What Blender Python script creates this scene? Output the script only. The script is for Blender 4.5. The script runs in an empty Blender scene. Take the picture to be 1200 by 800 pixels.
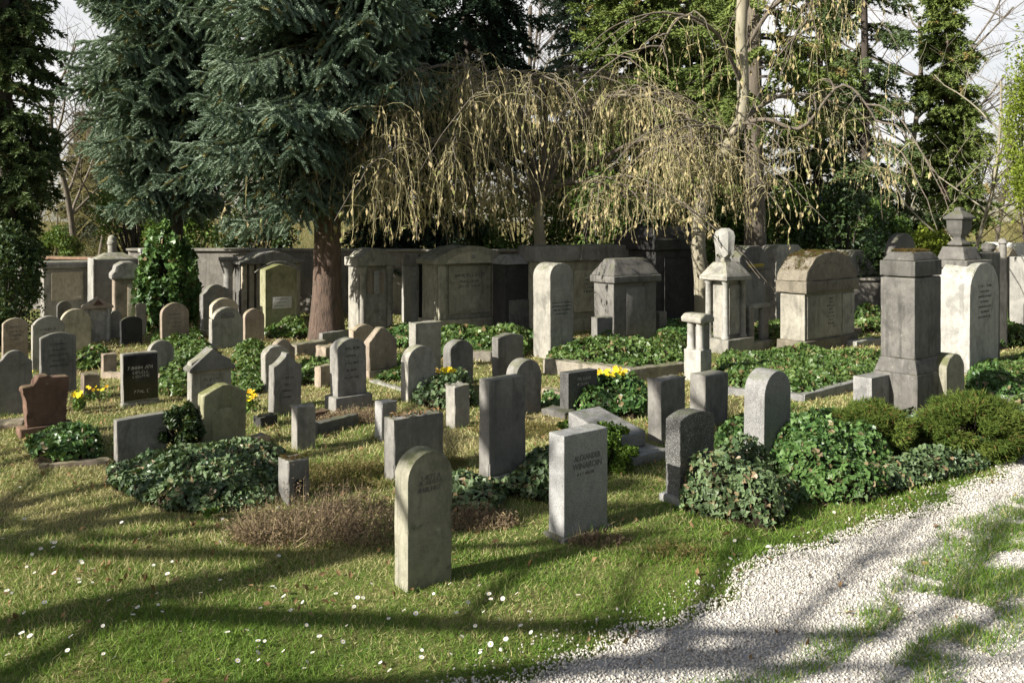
import bpy, bmesh, math, random
import numpy as np
from mathutils import Vector, Matrix, noise as mnoise

random.seed(7)
SC = bpy.context.scene
COL = SC.collection
R = math.radians

# ------------------------------------------------------------------ camera
F = 1000.0      # focal length in reference pixels (1200 wide)
YH = 258.0      # horizon row
HC = 2.0        # eye height
TH = R(39.0)    # the rows and the path run along this direction
SUN_DIR = Vector((0.857, 0.515, 0)).normalized()   # shadows fall this way
SUN_EL = R(29.0)

cam_d = bpy.data.cameras.new("camera")
cam = bpy.data.objects.new("camera", cam_d)
COL.objects.link(cam)
cam.location = (0, 0, HC)
cam.rotation_euler = (R(90), 0, 0)
cam_d.sensor_width = 36.0
cam_d.lens = 36.0 * F / 1200.0
cam_d.shift_y = -(400.0 - YH) / 1200.0
cam_d.clip_start = 0.05
cam_d.clip_end = 2000
SC.camera = cam


def gz(x, y):
    """height of the ground"""
    r = math.hypot(x, y)
    k = 1.0 if r < 25 else max(0.0, 1 - (r - 25) / 20)
    return k * (0.018 * math.sin(1.3 * x + .7) * math.sin(1.1 * y) + 0.012 * math.sin(2.9 * x + 1.9 * y))


def ground_pt(px, py):
    """pixel on the ground -> X, Y"""
    Y = HC * F / (py - YH)
    return (px - 600) / F * Y, Y


def at(px, Y, py=None):
    X = (px - 600) / F * Y
    if py is None:
        return X, Y
    return X, Y, HC - (py - YH) / F * Y


# ------------------------------------------------------------------ objects
def tag(o, label=None, cat=None, group=None, kind=None):
    if label: o["label"] = label
    if cat: o["category"] = cat
    if group: o["group"] = group
    if kind: o["kind"] = kind
    return o


def empty(name, loc, rz=0.0, lean=(0, 0)):
    o = bpy.data.objects.new(name, None)
    o.empty_display_size = 0.2
    COL.objects.link(o)
    o.location = loc
    o.rotation_euler = (lean[0], lean[1], rz)
    return o


def link(name, me, mat=None, parent=None):
    o = bpy.data.objects.new(name, me)
    COL.objects.link(o)
    if mat is not None:
        for m in (mat if isinstance(mat, (list, tuple)) else [mat]):
            me.materials.append(m)
    if parent: o.parent = parent
    return o


def np_mesh(name, V, Fs, smooth=False, var=None, midx=None):
    """mesh from arrays; Fs is an (m,k) array or a list of such arrays"""
    if not isinstance(Fs, list): Fs = [Fs]
    me = bpy.data.meshes.new(name)
    V = np.asarray(V, dtype=np.float32)
    me.vertices.add(len(V))
    me.vertices.foreach_set("co", V.ravel())
    loops = np.concatenate([f.ravel() for f in Fs]).astype(np.int32)
    starts = []; s = 0
    for f in Fs:
        k = f.shape[1]
        starts.append(s + np.arange(len(f)) * k)
        s += f.size
    starts = np.concatenate(starts).astype(np.int32)
    me.loops.add(len(loops))
    me.loops.foreach_set("vertex_index", loops)
    me.polygons.add(len(starts))
    me.polygons.foreach_set("loop_start", starts)
    if midx is not None:
        me.polygons.foreach_set("material_index", np.asarray(midx, dtype=np.int32))
    me.update(calc_edges=True)
    me.polygons.foreach_set("use_smooth", np.full(len(starts), bool(smooth)))
    if var is not None:
        a = me.attributes.new("var", "FLOAT", "POINT")
        a.data.foreach_set("value", np.asarray(var, dtype=np.float32))
    return me


def frames(d, up):
    """(n,3,3) rotation: columns = side, d, normal"""
    d = d / (np.linalg.norm(d, axis=1, keepdims=True) + 1e-9)
    s = np.cross(d, up)
    s /= (np.linalg.norm(s, axis=1, keepdims=True) + 1e-9)
    n = np.cross(s, d)
    return np.stack([s, d, n], axis=2)


def scatter(tv, tf, pos, rot, scale):
    """copies of a small template in one vertex array"""
    tv = np.asarray(tv, dtype=np.float32); tf = np.asarray(tf)
    scale = np.asarray(scale, dtype=np.float32)
    if scale.ndim == 1: scale = np.repeat(scale[:, None], 3, axis=1)
    L = tv[None] * scale[:, None, :]
    V = np.einsum('nij,nkj->nki', rot, L) + pos[:, None, :]
    n, k = V.shape[:2]
    Fx = tf[None] + (np.arange(n) * k)[:, None, None]
    return V.reshape(-1, 3), Fx.reshape(-1, tf.shape[1])


def tubes(lines, sides=5):
    """lines: list of (pts (n,3), radii (n)) -> V, F(quads)"""
    Vs, Fs, base = [], [], 0
    ang = np.arange(sides) / sides * 2 * np.pi
    ca, sa = np.cos(ang), np.sin(ang)
    for pts, rad in lines:
        pts = np.asarray(pts, float); rad = np.asarray(rad, float)
        n = len(pts)
        t = np.gradient(pts, axis=0)
        t /= (np.linalg.norm(t, axis=1, keepdims=True) + 1e-9)
        ref = np.array([0.31, 0.17, 0.93]) if abs(t[0, 2]) < .8 else np.array([0.95, 0.2, 0.1])
        a = np.cross(t, ref); a /= (np.linalg.norm(a, axis=1, keepdims=True) + 1e-9)
        b = np.cross(t, a)
        ring = pts[:, None, :] + rad[:, None, None] * (a[:, None, :] * ca[None, :, None] + b[:, None, :] * sa[None, :, None])
        Vs.append(ring.reshape(-1, 3))
        i = np.arange(n - 1)[:, None] * sides
        j = np.arange(sides)[None, :]
        j2 = (j + 1) % sides
        q = np.stack([i + j, i + j2, i + sides + j2, i + sides + j], axis=2).reshape(-1, 4) + base
        Fs.append(q)
        base += n * sides
    return np.concatenate(Vs), np.concatenate(Fs)


# ------------------------------------------------------------------ materials
def mat_new(name):
    m = bpy.data.materials.new(name)
    m.use_nodes = True
    nt = m.node_tree
    nt.nodes.clear()
    out = nt.nodes.new("ShaderNodeOutputMaterial")
    b = nt.nodes.new("ShaderNodeBsdfPrincipled")
    nt.links.new(b.outputs[0], out.inputs[0])
    return m, nt, b, out


class N:
    """short node helper"""
    def __init__(s, nt): s.nt = nt
    def node(s, t, **k):
        n = s.nt.nodes.new(t)
        for a, v in k.items(): setattr(n, a, v)
        return n
    def link(s, a, b): s.nt.links.new(a, b)
    def val(s, sock, v):
        if hasattr(v, "is_output") or isinstance(v, bpy.types.NodeSocket): s.link(v, sock)
        else: sock.default_value = v
    def noise(s, vec, scale, detail=4, rough=.55, dist=0):
        n = s.node("ShaderNodeTexNoise")
        s.link(vec, n.inputs["Vector"])
        n.inputs["Scale"].default_value = scale; n.inputs["Detail"].default_value = detail
        n.inputs["Roughness"].default_value = rough; n.inputs["Distortion"].default_value = dist
        return n.outputs["Fac"]
    def ramp(s, fac, lo, hi):
        n = s.node("ShaderNodeMapRange"); n.interpolation_type = 'SMOOTHSTEP'
        s.link(fac, n.inputs[0]); n.inputs[1].default_value = lo; n.inputs[2].default_value = hi
        return n.outputs[0]
    def mix(s, fac, a, b, mode='MIX'):
        n = s.node("ShaderNodeMix", data_type='RGBA', blend_type=mode)
        s.val(n.inputs[0], fac)
        for sock, v in ((n.inputs[6], a), (n.inputs[7], b)):
            if isinstance(v, tuple): sock.default_value = (*v[:3], 1)
            else: s.link(v, sock)
        return n.outputs[2]
    def math(s, op, a, b=0.0, c=None):
        n = s.node("ShaderNodeMath", operation=op)
        s.val(n.inputs[0], a); s.val(n.inputs[1], b)
        if c is not None: s.val(n.inputs[2], c)
        return n.outputs[0]
    def mapping(s, vec, scale, loc=None):
        n = s.node("ShaderNodeMapping"); s.link(vec, n.inputs[0]); n.inputs["Scale"].default_value = scale
        return n.outputs[0]


def stone_mat(name, c1, c2, moss=.3, lichen=.25, speck=0.0, streak=.5, rough=.88, bump=.35, mosscol=(.075, .085, .025), spec=.3):
    m, nt, b, out = mat_new(name)
    h = N(nt)
    tc = h.node("ShaderNodeTexCoord")
    oi = h.node("ShaderNodeObjectInfo")
    sh = h.node("ShaderNodeVectorMath", operation='ADD')
    mul = h.math('MULTIPLY', oi.outputs["Random"], 37.0)
    cmb = h.node("ShaderNodeCombineXYZ")
    for i in range(3): h.link(mul, cmb.inputs[i])
    h.link(tc.outputs["Object"], sh.inputs[0]); h.link(cmb.outputs[0], sh.inputs[1])
    v = sh.outputs[0]
    big = h.ramp(h.noise(v, 2.6, 6, .6), .3, .72)
    col = h.mix(big, c1, c2)
    mid = h.ramp(h.noise(v, 14, 6, .65), .25, .8)
    col = h.mix(h.math('MULTIPLY', mid, .55), col, tuple(x * .55 for x in c1), 'MIX')
    fine = h.noise(v, 130, 3, .7)
    col = h.mix(.55, col, h.mix(fine, (.45, .45, .45), (1.5, 1.5, 1.5)), 'MULTIPLY')
    if speck > 0:
        sp = h.ramp(h.noise(v, 150, 2, .5), .52, .64)
        col = h.mix(h.math('MULTIPLY', sp, speck), col, (.045, .045, .05))
        sp2 = h.ramp(h.noise(h.mapping(v, (1.13, 1.07, .93)), 170, 2, .5), .57, .66)
        col = h.mix(h.math('MULTIPLY', sp2, speck), col, (.62, .61, .58))
    if streak > 0:
        st = h.ramp(h.noise(h.mapping(v, (9, 9, .7)), 1.6, 6, .7), .48, .78)
        col = h.mix(h.math('MULTIPLY', st, streak), col, tuple(x * .33 for x in c1))
        st2 = h.ramp(h.noise(h.mapping(v, (14, 14, 1.1)), 1.3, 5, .6), .55, .8)
        col = h.mix(h.math('MULTIPLY', st2, streak * .6), col, tuple(min(.8, x * 1.35) for x in c2))
    if lichen > .06:
        so_ = h.ramp(h.noise(h.mapping(v, (1, 1, .6)), 4.3, 8, .68, .5), .5, .68)
        col = h.mix(h.math('MULTIPLY', so_, .62), col, tuple(x * .38 for x in c1))
    geo = h.node("ShaderNodeNewGeometry")
    sep = h.node("ShaderNodeSeparateXYZ"); h.link(geo.outputs["Normal"], sep.inputs[0])
    if moss > 0:
        upf = h.math('MULTIPLY', h.ramp(sep.outputs[2], .15, .9), .5)
        mn = h.math('ADD', h.noise(v, 7, 7, .7), h.math('MULTIPLY', upf, .5))
        mk = h.math('MULTIPLY', h.ramp(mn, .66 - .2 * moss, .9 - .2 * moss), min(1.0, moss + .3))
        col = h.mix(mk, col, h.mix(fine, mosscol, tuple(x * 1.9 for x in mosscol)))
    if lichen > 0:
        lv = h.ramp(h.noise(v, 26, 4, .75, .6), .62, .7)
        col = h.mix(h.math('MULTIPLY', lv, lichen), col, (.46, .45, .36))
        dk = h.ramp(h.noise(h.mapping(v, (1.2, .9, 1.1)), 8, 7, .72, .4), .58, .7)
        col = h.mix(h.math('MULTIPLY', dk, lichen * 1.2), col, tuple(x * .3 for x in c1))
    hv = h.math('MULTIPLY_ADD', oi.outputs["Random"], .34, .83)
    hc = h.node("ShaderNodeHueSaturation"); h.link(col, hc.inputs["Color"]); h.link(hv, hc.inputs["Value"])
    h.link(hc.outputs[0], b.inputs["Base Color"])
    b.inputs["Roughness"].default_value = rough
    b.inputs["Specular IOR Level"].default_value = spec
    if bump > 0:
        bp = h.node("ShaderNodeBump"); bp.inputs["Strength"].default_value = bump; bp.inputs["Distance"].default_value = .012
        hh = h.math('ADD', h.math('MULTIPLY', h.noise(v, 45, 8, .7), .7), h.math('MULTIPLY', mid, .5))
        h.link(hh, bp.inputs["Height"]); h.link(bp.outputs[0], b.inputs["Normal"])
    return m


M = {}
M['grey'] = stone_mat("weathered_grey_stone", (.29, .278, .245), (.43, .41, .355), moss=.25, lichen=.3)
M['pier'] = stone_mat('streaked_pier_stone', (.105, .101, .093), (.185, .178, .162), moss=.2, lichen=.3, streak=.8)
M['roofstone'] = stone_mat('lichened_roof_stone', (.17, .15, .115), (.27, .24, .185), moss=.25, lichen=.6, bump=.9, mosscol=(.07, .06, .03))
M['sand'] = stone_mat("weathered_sandstone", (.40, .355, .265), (.55, .49, .375), moss=.25, lichen=.3)
M['pale'] = stone_mat("pale_limestone", (.33, .325, .30), (.45, .44, .40), moss=.15, lichen=.25, streak=.45)
M['moss'] = stone_mat("mossy_green_stone", (.24, .235, .135), (.33, .32, .21), moss=.6, lichen=.3, mosscol=(.085, .09, .03))
M['front'] = stone_mat("old_olive_grey_stone", (.25, .243, .185), (.37, .352, .27), moss=.45, lichen=.6, streak=.8)
M['olive'] = stone_mat('pale_olive_tomb_stone', (.34, .325, .245), (.48, .455, .35), moss=.3, lichen=.3, streak=.6)
M['greysand'] = stone_mat('grey_weathered_sandstone', (.30, .283, .235), (.42, .398, .335), moss=.3, lichen=.4, streak=.7)
M['dark'] = stone_mat("dark_weathered_stone", (.12, .116, .108), (.19, .182, .165), moss=.2, lichen=.25)
M['darkgrey'] = stone_mat("dark_grey_stone", (.20, .193, .178), (.30, .288, .262), moss=.2, lichen=.2)
M['brown'] = stone_mat("brown_grey_sandstone", (.28, .225, .175), (.42, .35, .27), moss=.25, lichen=.25)
M['red'] = stone_mat("dark_red_sandstone", (.13, .078, .055), (.23, .14, .10), moss=.12, lichen=.2, bump=.8, streak=.2)
M['granite'] = stone_mat("light_speckled_granite", (.37, .372, .368), (.46, .458, .45), moss=.06, lichen=.05, speck=.5, streak=.15, rough=.6, bump=.15)
M['dgranite'] = stone_mat("dark_rough_granite", (.07, .07, .068), (.11, .11, .105), moss=.06, lichen=.1, speck=.5, streak=.15, rough=.6, bump=.4)
M['mgranite'] = stone_mat("mid_grey_granite", (.27, .268, .262), (.36, .355, .345), moss=.1, lichen=.1, speck=.6, streak=.25, rough=.65, bump=.2)
M['black'] = stone_mat("polished_black_stone", (.012, .012, .012), (.018, .018, .018), moss=0, lichen=0, streak=0, rough=.22, bump=.02, spec=.5)
M['tomb'] = stone_mat("near_black_tomb_stone", (.035, .035, .035), (.06, .058, .055), moss=.1, lichen=.1, streak=.3)  # near-black base colour with slight variation
M['mosscap'] = stone_mat("moss_covered_stone", (.19, .16, .115), (.27, .22, .15), moss=.4, lichen=.6, mosscol=(.075, .062, .03), bump=1.0)
M['plaque'] = stone_mat("white_marble", (.6, .59, .56), (.68, .67, .63), moss=0, lichen=.05, streak=.1, rough=.5)
M['wall'] = stone_mat("old_wall_plaster", (.24, .225, .20), (.34, .32, .28), moss=.2, lichen=.3, streak=.7)
M['rubble'] = stone_mat("rough_kerb_stone", (.28, .255, .21), (.42, .38, .31), moss=.4, lichen=.4, bump=.9)
M['tile'] = stone_mat("old_red_tile", (.30, .18, .12), (.40, .26, .18), moss=.3, lichen=.3)


def plain(name, col, rough=.8, spec=.3, metal=0, var=.25, scale=30):
    m, nt, b, out = mat_new(name)
    h = N(nt)
    tc = h.node("ShaderNodeTexCoord")
    n = h.noise(tc.outputs["Object"], scale, 5, .6)
    c = h.mix(n, tuple(x * (1 - var) for x in col), tuple(x * (1 + var) for x in col))
    h.link(c, b.inputs["Base Color"]); b.inputs["Roughness"].default_value = rough
    b.inputs["Specular IOR Level"].default_value = spec
    return m


def leaf_mat(name, ca, cb, cc=None, rough=.55, spec=.35, trans=.25, ccut=.9):
    """per-leaf colour between ca and cb from the 'var' attribute; cc beyond ccut"""
    m, nt, b, out = mat_new(name)
    h = N(nt)
    at_ = h.node("ShaderNodeAttribute", attribute_name="var")
    v = at_.outputs["Fac"]
    col = h.mix(v, ca, cb)
    if cc is not None:
        col = h.mix(h.ramp(v, ccut - .01, ccut + .01), col, cc)
    h.link(col, b.inputs["Base Color"])
    b.inputs["Roughness"].default_value = rough; b.inputs["Specular IOR Level"].default_value = spec
    if trans > 0:
        t = h.node("ShaderNodeBsdfTranslucent")
        h.link(h.mix(.6, col, (.20, .26, .03), 'MIX'), t.inputs[0])
        mx = h.node("ShaderNodeMixShader"); mx.inputs[0].default_value = trans
        h.link(b.outputs[0], mx.inputs[1]); h.link(t.outputs[0], mx.inputs[2]); h.link(mx.outputs[0], out.inputs[0])
    return m


def bark_mat(name, c1, c2, sx=14, sz=3, bump=.8):
    m, nt, b, out = mat_new(name)
    h = N(nt)
    tc = h.node("ShaderNodeTexCoord")
    v = h.mapping(tc.outputs["Object"], (sx, sx, sz))
    n = h.noise(v, 1.2, 8, .7, .6)
    col = h.mix(h.ramp(n, .3, .7), c1, c2)
    g = h.ramp(h.noise(tc.outputs["Object"], 3, 6, .7), .55, .75)
    col = h.mix(h.math('MULTIPLY', g, .45), col, (.09, .09, .05))
    h.link(col, b.inputs["Base Color"]); b.inputs["Roughness"].default_value = .9
    bp = h.node("ShaderNodeBump"); bp.inputs["Strength"].default_value = bump; bp.inputs["Distance"].default_value = .03
    h.link(n, bp.inputs["Height"]); h.link(bp.outputs[0], b.inputs["Normal"])
    return m


M['ivy'] = leaf_mat("ivy_leaf", (.03, .08, .02), (.145, .25, .07), (.22, .17, .09), rough=.4, spec=.4, trans=.12, ccut=.965)
M['ivy_light'] = leaf_mat("ivy_leaf_pale", (.045, .10, .022), (.17, .25, .07), (.22, .16, .08), rough=.4, spec=.4, trans=.2, ccut=.95)
M['ivy_grey'] = leaf_mat("ivy_leaf_dull", (.042, .082, .032), (.19, .26, .12), (.24, .18, .10), rough=.42, spec=.4, trans=.1, ccut=.9)
M['box'] = leaf_mat("bright_green_leaf", (.06, .13, .015), (.16, .25, .035), rough=.45, trans=.3)
M['juniper'] = leaf_mat("mossy_juniper_needles", (.045, .085, .014), (.17, .22, .045), (.17, .115, .04), rough=.7, spec=.15, trans=.15, ccut=.88)
M['darkleaf'] = leaf_mat("dark_evergreen_leaf", (.016, .038, .012), (.06, .10, .03), rough=.45, trans=.12)
M['bushleaf'] = leaf_mat("green_shrub_leaf", (.05, .105, .02), (.16, .25, .05), rough=.45, trans=.25)
M['yellowleaf'] = leaf_mat("fresh_yellow_green_leaf", (.13, .19, .02), (.30, .36, .05), rough=.5, trans=.4)
M['spruce'] = leaf_mat("blue_green_spruce_needles", (.065, .115, .075), (.31, .39, .28), (.22, .20, .08), rough=.6, spec=.25, trans=.1, ccut=.94)
M['spruce_dark'] = leaf_mat("dark_spruce_needles", (.014, .028, .018), (.045, .075, .045), rough=.7, spec=.15, trans=.05)
M['fir_dark'] = leaf_mat('dark_olive_fir_needles', (.04, .066, .028), (.12, .165, .06), (.15, .14, .06), rough=.7, spec=.15, trans=.05, ccut=.93)
M['fir'] = leaf_mat("olive_fir_needles", (.075, .115, .03), (.22, .28, .075), (.24, .19, .07), rough=.7, spec=.15, trans=.08, ccut=.9)
M['farfir'] = leaf_mat("distant_fir_needles", (.05, .062, .04), (.095, .105, .065), rough=.8, spec=.1, trans=0)
M['catkin'] = leaf_mat("dry_tan_hanging_leaf", (.34, .275, .14), (.64, .53, .31), (.31, .33, .12), rough=.7, spec=.2, trans=.2, ccut=.82)
M['weeptwig'] = leaf_mat("yellow_weeping_twig", (.26, .235, .125), (.50, .45, .25), rough=.7, spec=.2, trans=0)
M['olivetwig'] = leaf_mat("budding_thicket_twig", (.20, .175, .085), (.36, .32, .14), (.26, .32, .07), rough=.8, spec=.1, trans=.1, ccut=.72)
M['grass'] = leaf_mat("lawn_grass", (.09, .19, .025), (.27, .395, .065), (.50, .46, .22), rough=.6, spec=.25, trans=.3, ccut=.68)
M['drygrass'] = leaf_mat("dry_grass", (.20, .16, .065), (.40, .31, .14), (.12, .16, .03), rough=.7, spec=.2, trans=.2, ccut=.72)
M['heather'] = leaf_mat("dead_brown_heather", (.16, .115, .08), (.38, .29, .195), (.46, .38, .2), rough=.9, spec=.1, trans=.05, ccut=.85)
M['litter'] = leaf_mat("fallen_leaf", (.13, .075, .035), (.32, .21, .11), rough=.8, spec=.15, trans=.15)
M['pebble'] = leaf_mat("pale_gravel", (.42, .40, .355), (.68, .65, .585), (.24, .215, .185), rough=.85, spec=.2, trans=0, ccut=.88)
M['bark_red'] = bark_mat("reddish_spruce_bark", (.06, .042, .032), (.17, .115, .085), 16, 4, 1.2)
M['bark_grey'] = bark_mat("grey_brown_bark", (.09, .075, .06), (.20, .17, .13), 14, 3)
M['bark_pale'] = bark_mat("smooth_pale_bark", (.22, .20, .14), (.34, .31, .23), 6, 2, .3)
M['bark_dark'] = bark_mat("dark_wet_bark", (.035, .028, .022), (.075, .06, .048))
M['soil'] = plain("dark_leafy_soil", (.035, .028, .018), .95, .1, scale=25)
M['engr'] = plain("cut_shade_letter", (.10, .098, .09), .9, .1)  # raised strokes; the shade of cut letters is put into these letter colours
M['engr_mid'] = plain('mid_cut_shade_letter', (.155, .155, .15), .9, .1)
M['engr_soft'] = plain("worn_cut_shade_letter", (.165, .16, .14), .9, .1)
M['engr_light'] = plain("silvered_letter", (.42, .40, .35), .6, .3)
M['gilt'] = plain("mossy_yellow_band", (.34, .27, .05), .8, .2)
M['petal_y'] = plain("yellow_petal", (.80, .62, .02), .6, .2, var=.12)
M['petal_o'] = plain("orange_yellow_petal", (.75, .42, .02), .6, .2, var=.12)
M['petal_p'] = plain("purple_petal", (.12, .05, .22), .6, .2)
M['petal_w'] = plain("white_petal", (.82, .82, .80), .6, .2, var=.05)
M['petal_c'] = plain("yellow_flower_eye", (.75, .5, .03), .7, .1)
M['whitewall'] = plain("white_painted_wall", (.75, .74, .70), .8, .2, var=.06, scale=3)
M['mosstuft'] = leaf_mat("rusty_moss_tuft", (.055, .038, .016), (.16, .095, .035), (.09, .10, .025), rough=.9, spec=.1, trans=.1, ccut=.7)
SKY_STRENGTH = 0.053
CLOUD = 11.5
SUN_POWER = 5.0

# ------------------------------------------------------------------ stone shapes
def profile(kind, w, h, k=None, s=0.0, seg=14):
    """front outline (x,z), counter-clockwise seen from the front; origin at the middle of the base"""
    a = w / 2
    if kind == 'flat':
        k = k or 0.0
        return [(-a, 0), (a, 0), (a, h + k), (-a, h)]
    if kind == 'arch':
        z0 = h - a
        pts = [(-a, 0), (a, 0)]
        for i in range(seg + 1):
            t = math.pi * i / seg
            pts.append((a * math.cos(t), z0 + a * math.sin(t)))
        return pts
    if kind == 'seg':                     # low arc with rise k, shoulders of width s
        k = k if k else .18 * w
        b = a - s
        r = (b * b + k * k) / (2 * k)
        half = math.asin(min(1, b / r))
        pts = [(-a, 0), (a, 0)]
        if s > 0: pts.append((a, h - k))
        for i in range(seg + 1):
            t = half - 2 * half * i / seg
            pts.append((r * math.sin(t), h - r + r * math.cos(t)))
        if s > 0: pts.append((-a, h - k))
        return pts
    if kind == 'gable':
        k = k if k else .25 * w
        pts = [(-a, 0), (a, 0), (a, h - k)]
        if s > 0: pts += [(a * .15, h), (-a * .15, h)] if s > 1 else [(0, h)]
        else: pts += [(0, h)]
        return pts + [(-a, h - k)]
    if kind == 'gothic':                  # pointed arch
        k = k if k else .5 * w
        pts = [(-a, 0), (a, 0), (a, h - k)]
        n = seg // 2
        for i in range(1, n):
            t = i / n
            pts.append((a * (1 - t ** 1.7), h - k + k * (1 - (1 - t) ** 1.6)))
        pts.append((0, h))
        for i in range(n - 1, 0, -1):
            t = i / n
            pts.append((-a * (1 - t ** 1.7), h - k + k * (1 - (1 - t) ** 1.6)))
        return pts + [(-a, h - k)]
    if kind == 'ogee':                    # concave sweep to a blunt point
        k = k if k else .45 * w
        pts = [(-a, 0), (a, 0), (a, h - k)]
        n = 6
        R_ = [(a * (1 - t), h - k + k * t ** 1.5) for t in [i / n for i in range(1, n)]]
        R_ = [(x, z) for x, z in R_ if x > .12 * a]
        return pts + R_ + [(.12 * a, h), (-.12 * a, h)] + [(-x, z) for x, z in reversed(R_)] + [(-a, h - k)]
    if kind == 'shoulder':                # round head between small sloping shoulders
        k = k if k else .34 * w
        b = a * .72
        pts = [(-a, 0), (a, 0), (a, h - k * 1.1), (b, h - k * .78)]
        for i in range(1, seg):
            t = math.pi * (.12 + .76 * i / seg)
            pts.append((b * math.cos(t) * 1.02, h - k * .78 + k * .78 * (math.sin(t) - .36) / .64 if math.sin(t) > .36 else h - k * .78))
        return pts + [(-b, h - k * .78), (-a, h - k * 1.1)]
    if kind == 'round':                   # flat top with rounded corners of radius k
        k = k if k else .25 * w
        pts = [(-a, 0), (a, 0)]
        for i in range(7):
            t = math.pi / 2 * i / 6
            pts.append((a - k + k * math.cos(t), h - k + k * math.sin(t)))
        for i in range(7):
            t = math.pi / 2 + math.pi / 2 * i / 6
            pts.append((-a + k + k * math.cos(t), h - k + k * math.sin(t)))
        return pts
    if kind == 'poly':
        return [(x * w, z * h) for x, z in k]
    raise ValueError(kind)


def finish(bm, bevel=.008, cell=.07, amp=.002, chip=.012, seed=0, side_rough=0.0, top_rough=0.0):
    """soften the arrises, cut into small faces and wear the surface"""
    bmesh.ops.recalc_face_normals(bm, faces=bm.faces)
    if bevel > 0:
        ed = [e for e in bm.edges if len(e.link_faces) == 2 and e.calc_face_angle(0) > R(24)]
        bmesh.ops.bevel(bm, geom=ed, offset=bevel, segments=2, profile=.6, affect='EDGES', clamp_overlap=True)
    if cell:
        lo = Vector((min(v.co.x for v in bm.verts), min(v.co.y for v in bm.verts), min(v.co.z for v in bm.verts)))
        hi = Vector((max(v.co.x for v in bm.verts), max(v.co.y for v in bm.verts), max(v.co.z for v in bm.verts)))
        for ax in (0, 2, 1):
            n = min(26, int((hi[ax] - lo[ax]) / cell))
            for i in range(1, n + 1):
                co = lo.copy(); co[ax] = lo[ax] + (hi[ax] - lo[ax]) * (i - .5) / max(1, n) + .0003
                no = Vector((0, 0, 0)); no[ax] = 1
                bmesh.ops.bisect_plane(bm, geom=bm.verts[:] + bm.edges[:] + bm.faces[:], plane_co=co, plane_no=no)
        bm.normal_update()
        off = Vector((seed * 3.17, seed * 1.31, seed * .77))
        nz = []
        for v in bm.verts:
            p = v.co + off
            d = mnoise.noise(p * 5) * amp + mnoise.noise(p * 17) * amp * .6
            sharp = any(len(e.link_faces) == 2 and e.calc_face_angle(0) > R(20) for e in v.link_edges)
            if sharp:
                c = mnoise.noise(p * 11)
                if c > .18: d -= (c - .18) * chip * 2
            if side_rough and abs(v.normal.x) > .6:
                d += mnoise.noise(p * 22) * side_rough + mnoise.noise(p * 48) * side_rough * .7
            if top_rough and v.normal.z > .4:
                d += abs(mnoise.noise(p * 14)) * top_rough + mnoise.noise(p * 31) * top_rough * .6
            nz.append(v.normal * d)
        for v, d in zip(bm.verts, nz): v.co += d
    return bm


def to_mesh(name, bm, mat, parent=None, sharp=32):
    me = bpy.data.meshes.new(name)
    bm.to_mesh(me); bm.free()
    me.polygons.foreach_set("use_smooth", np.ones(len(me.polygons), dtype=bool))
    try: me.set_sharp_from_angle(angle=R(sharp))
    except Exception: pass
    return link(name, me, mat, parent)


SEED = [0]


class MB:
    """a few shapes gathered into one mesh (one part)"""
    def __init__(s): s.bm = bmesh.new()
    def prism(s, poly, y0, y1, inset=None, ox=0, oz=0):
        vs = [s.bm.verts.new((x + ox, y0, z + oz)) for x, z in poly]
        f = s.bm.faces.new(vs)
        vb = [s.bm.verts.new((x + ox, y1, z + oz)) for x, z in poly]
        n = len(vs)
        for i in range(n):
            s.bm.faces.new((vs[i], vb[i], vb[(i + 1) % n], vs[(i + 1) % n]))
        s.bm.faces.new(list(reversed(vb)))
        if inset:
            s.bm.normal_update()
            bmesh.ops.recalc_face_normals(s.bm, faces=s.bm.faces)
            bmesh.ops.inset_region(s.bm, faces=[f], thickness=inset[0], depth=-inset[1], use_even_offset=True)
        return s
    def box(s, x0, x1, y0, y1, z0, z1, inset=None):
        return s.prism([(x0, z0), (x1, z0), (x1, z1), (x0, z1)], y0, y1, inset)
    def frustum(s, x0, x1, y0, y1, z0, z1, ix, iy):
        """box whose top is drawn in by ix and iy"""
        b = [s.bm.verts.new(c) for c in ((x0, y0, z0), (x1, y0, z0), (x1, y1, z0), (x0, y1, z0))]
        t = [s.bm.verts.new(c) for c in ((x0 + ix, y0 + iy, z1), (x1 - ix, y0 + iy, z1), (x1 - ix, y1 - iy, z1), (x0 + ix, y1 - iy, z1))]
        s.bm.faces.new(list(reversed(b))); s.bm.faces.new(t)
        for i in range(4): s.bm.faces.new((b[i], b[(i + 1) % 4], t[(i + 1) % 4], t[i]))
        return s
    def lathe(s, x, y, prof, seg=18, flat=False):
        """prof: list of (r, z) upwards"""
        rings = []
        a0 = math.pi / 4 if flat else 0
        for r, z in prof:
            rings.append([s.bm.verts.new((x + r * math.cos(a0 + 2 * math.pi * i / seg), y + r * math.sin(a0 + 2 * math.pi * i / seg), z)) for i in range(seg)])
        for a, b in zip(rings, rings[1:]):
            for i in range(seg): s.bm.faces.new((a[i], a[(i + 1) % seg], b[(i + 1) % seg], b[i]))
        s.bm.faces.new(list(reversed(rings[0]))); s.bm.faces.new(rings[-1])
        return s
    def build(s, name, mat, parent=None, **k):
        SEED[0] += 1
        k.setdefault('seed', SEED[0])
        return to_mesh(name, finish(s.bm, **k), M[mat] if isinstance(mat, str) else mat, parent)


def fit(xl, xa, xr, yb, th=TH, t=None):
    """left edge of the side face, near arris and right edge (pixels at the base) -> near corner, width, depth"""
    X, Y = ground_pt(xa, yb)
    c, s_ = math.cos(th), math.sin(th)
    r = (xr - 600) / F
    w = (r * Y - X) / (c - r * s_)
    if t is None:
        l = (xl - 600) / F
        t = (X - l * Y) / (s_ + l * c)
        t = max(.08, min(.6, t))
    return X, Y, w, t


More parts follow.
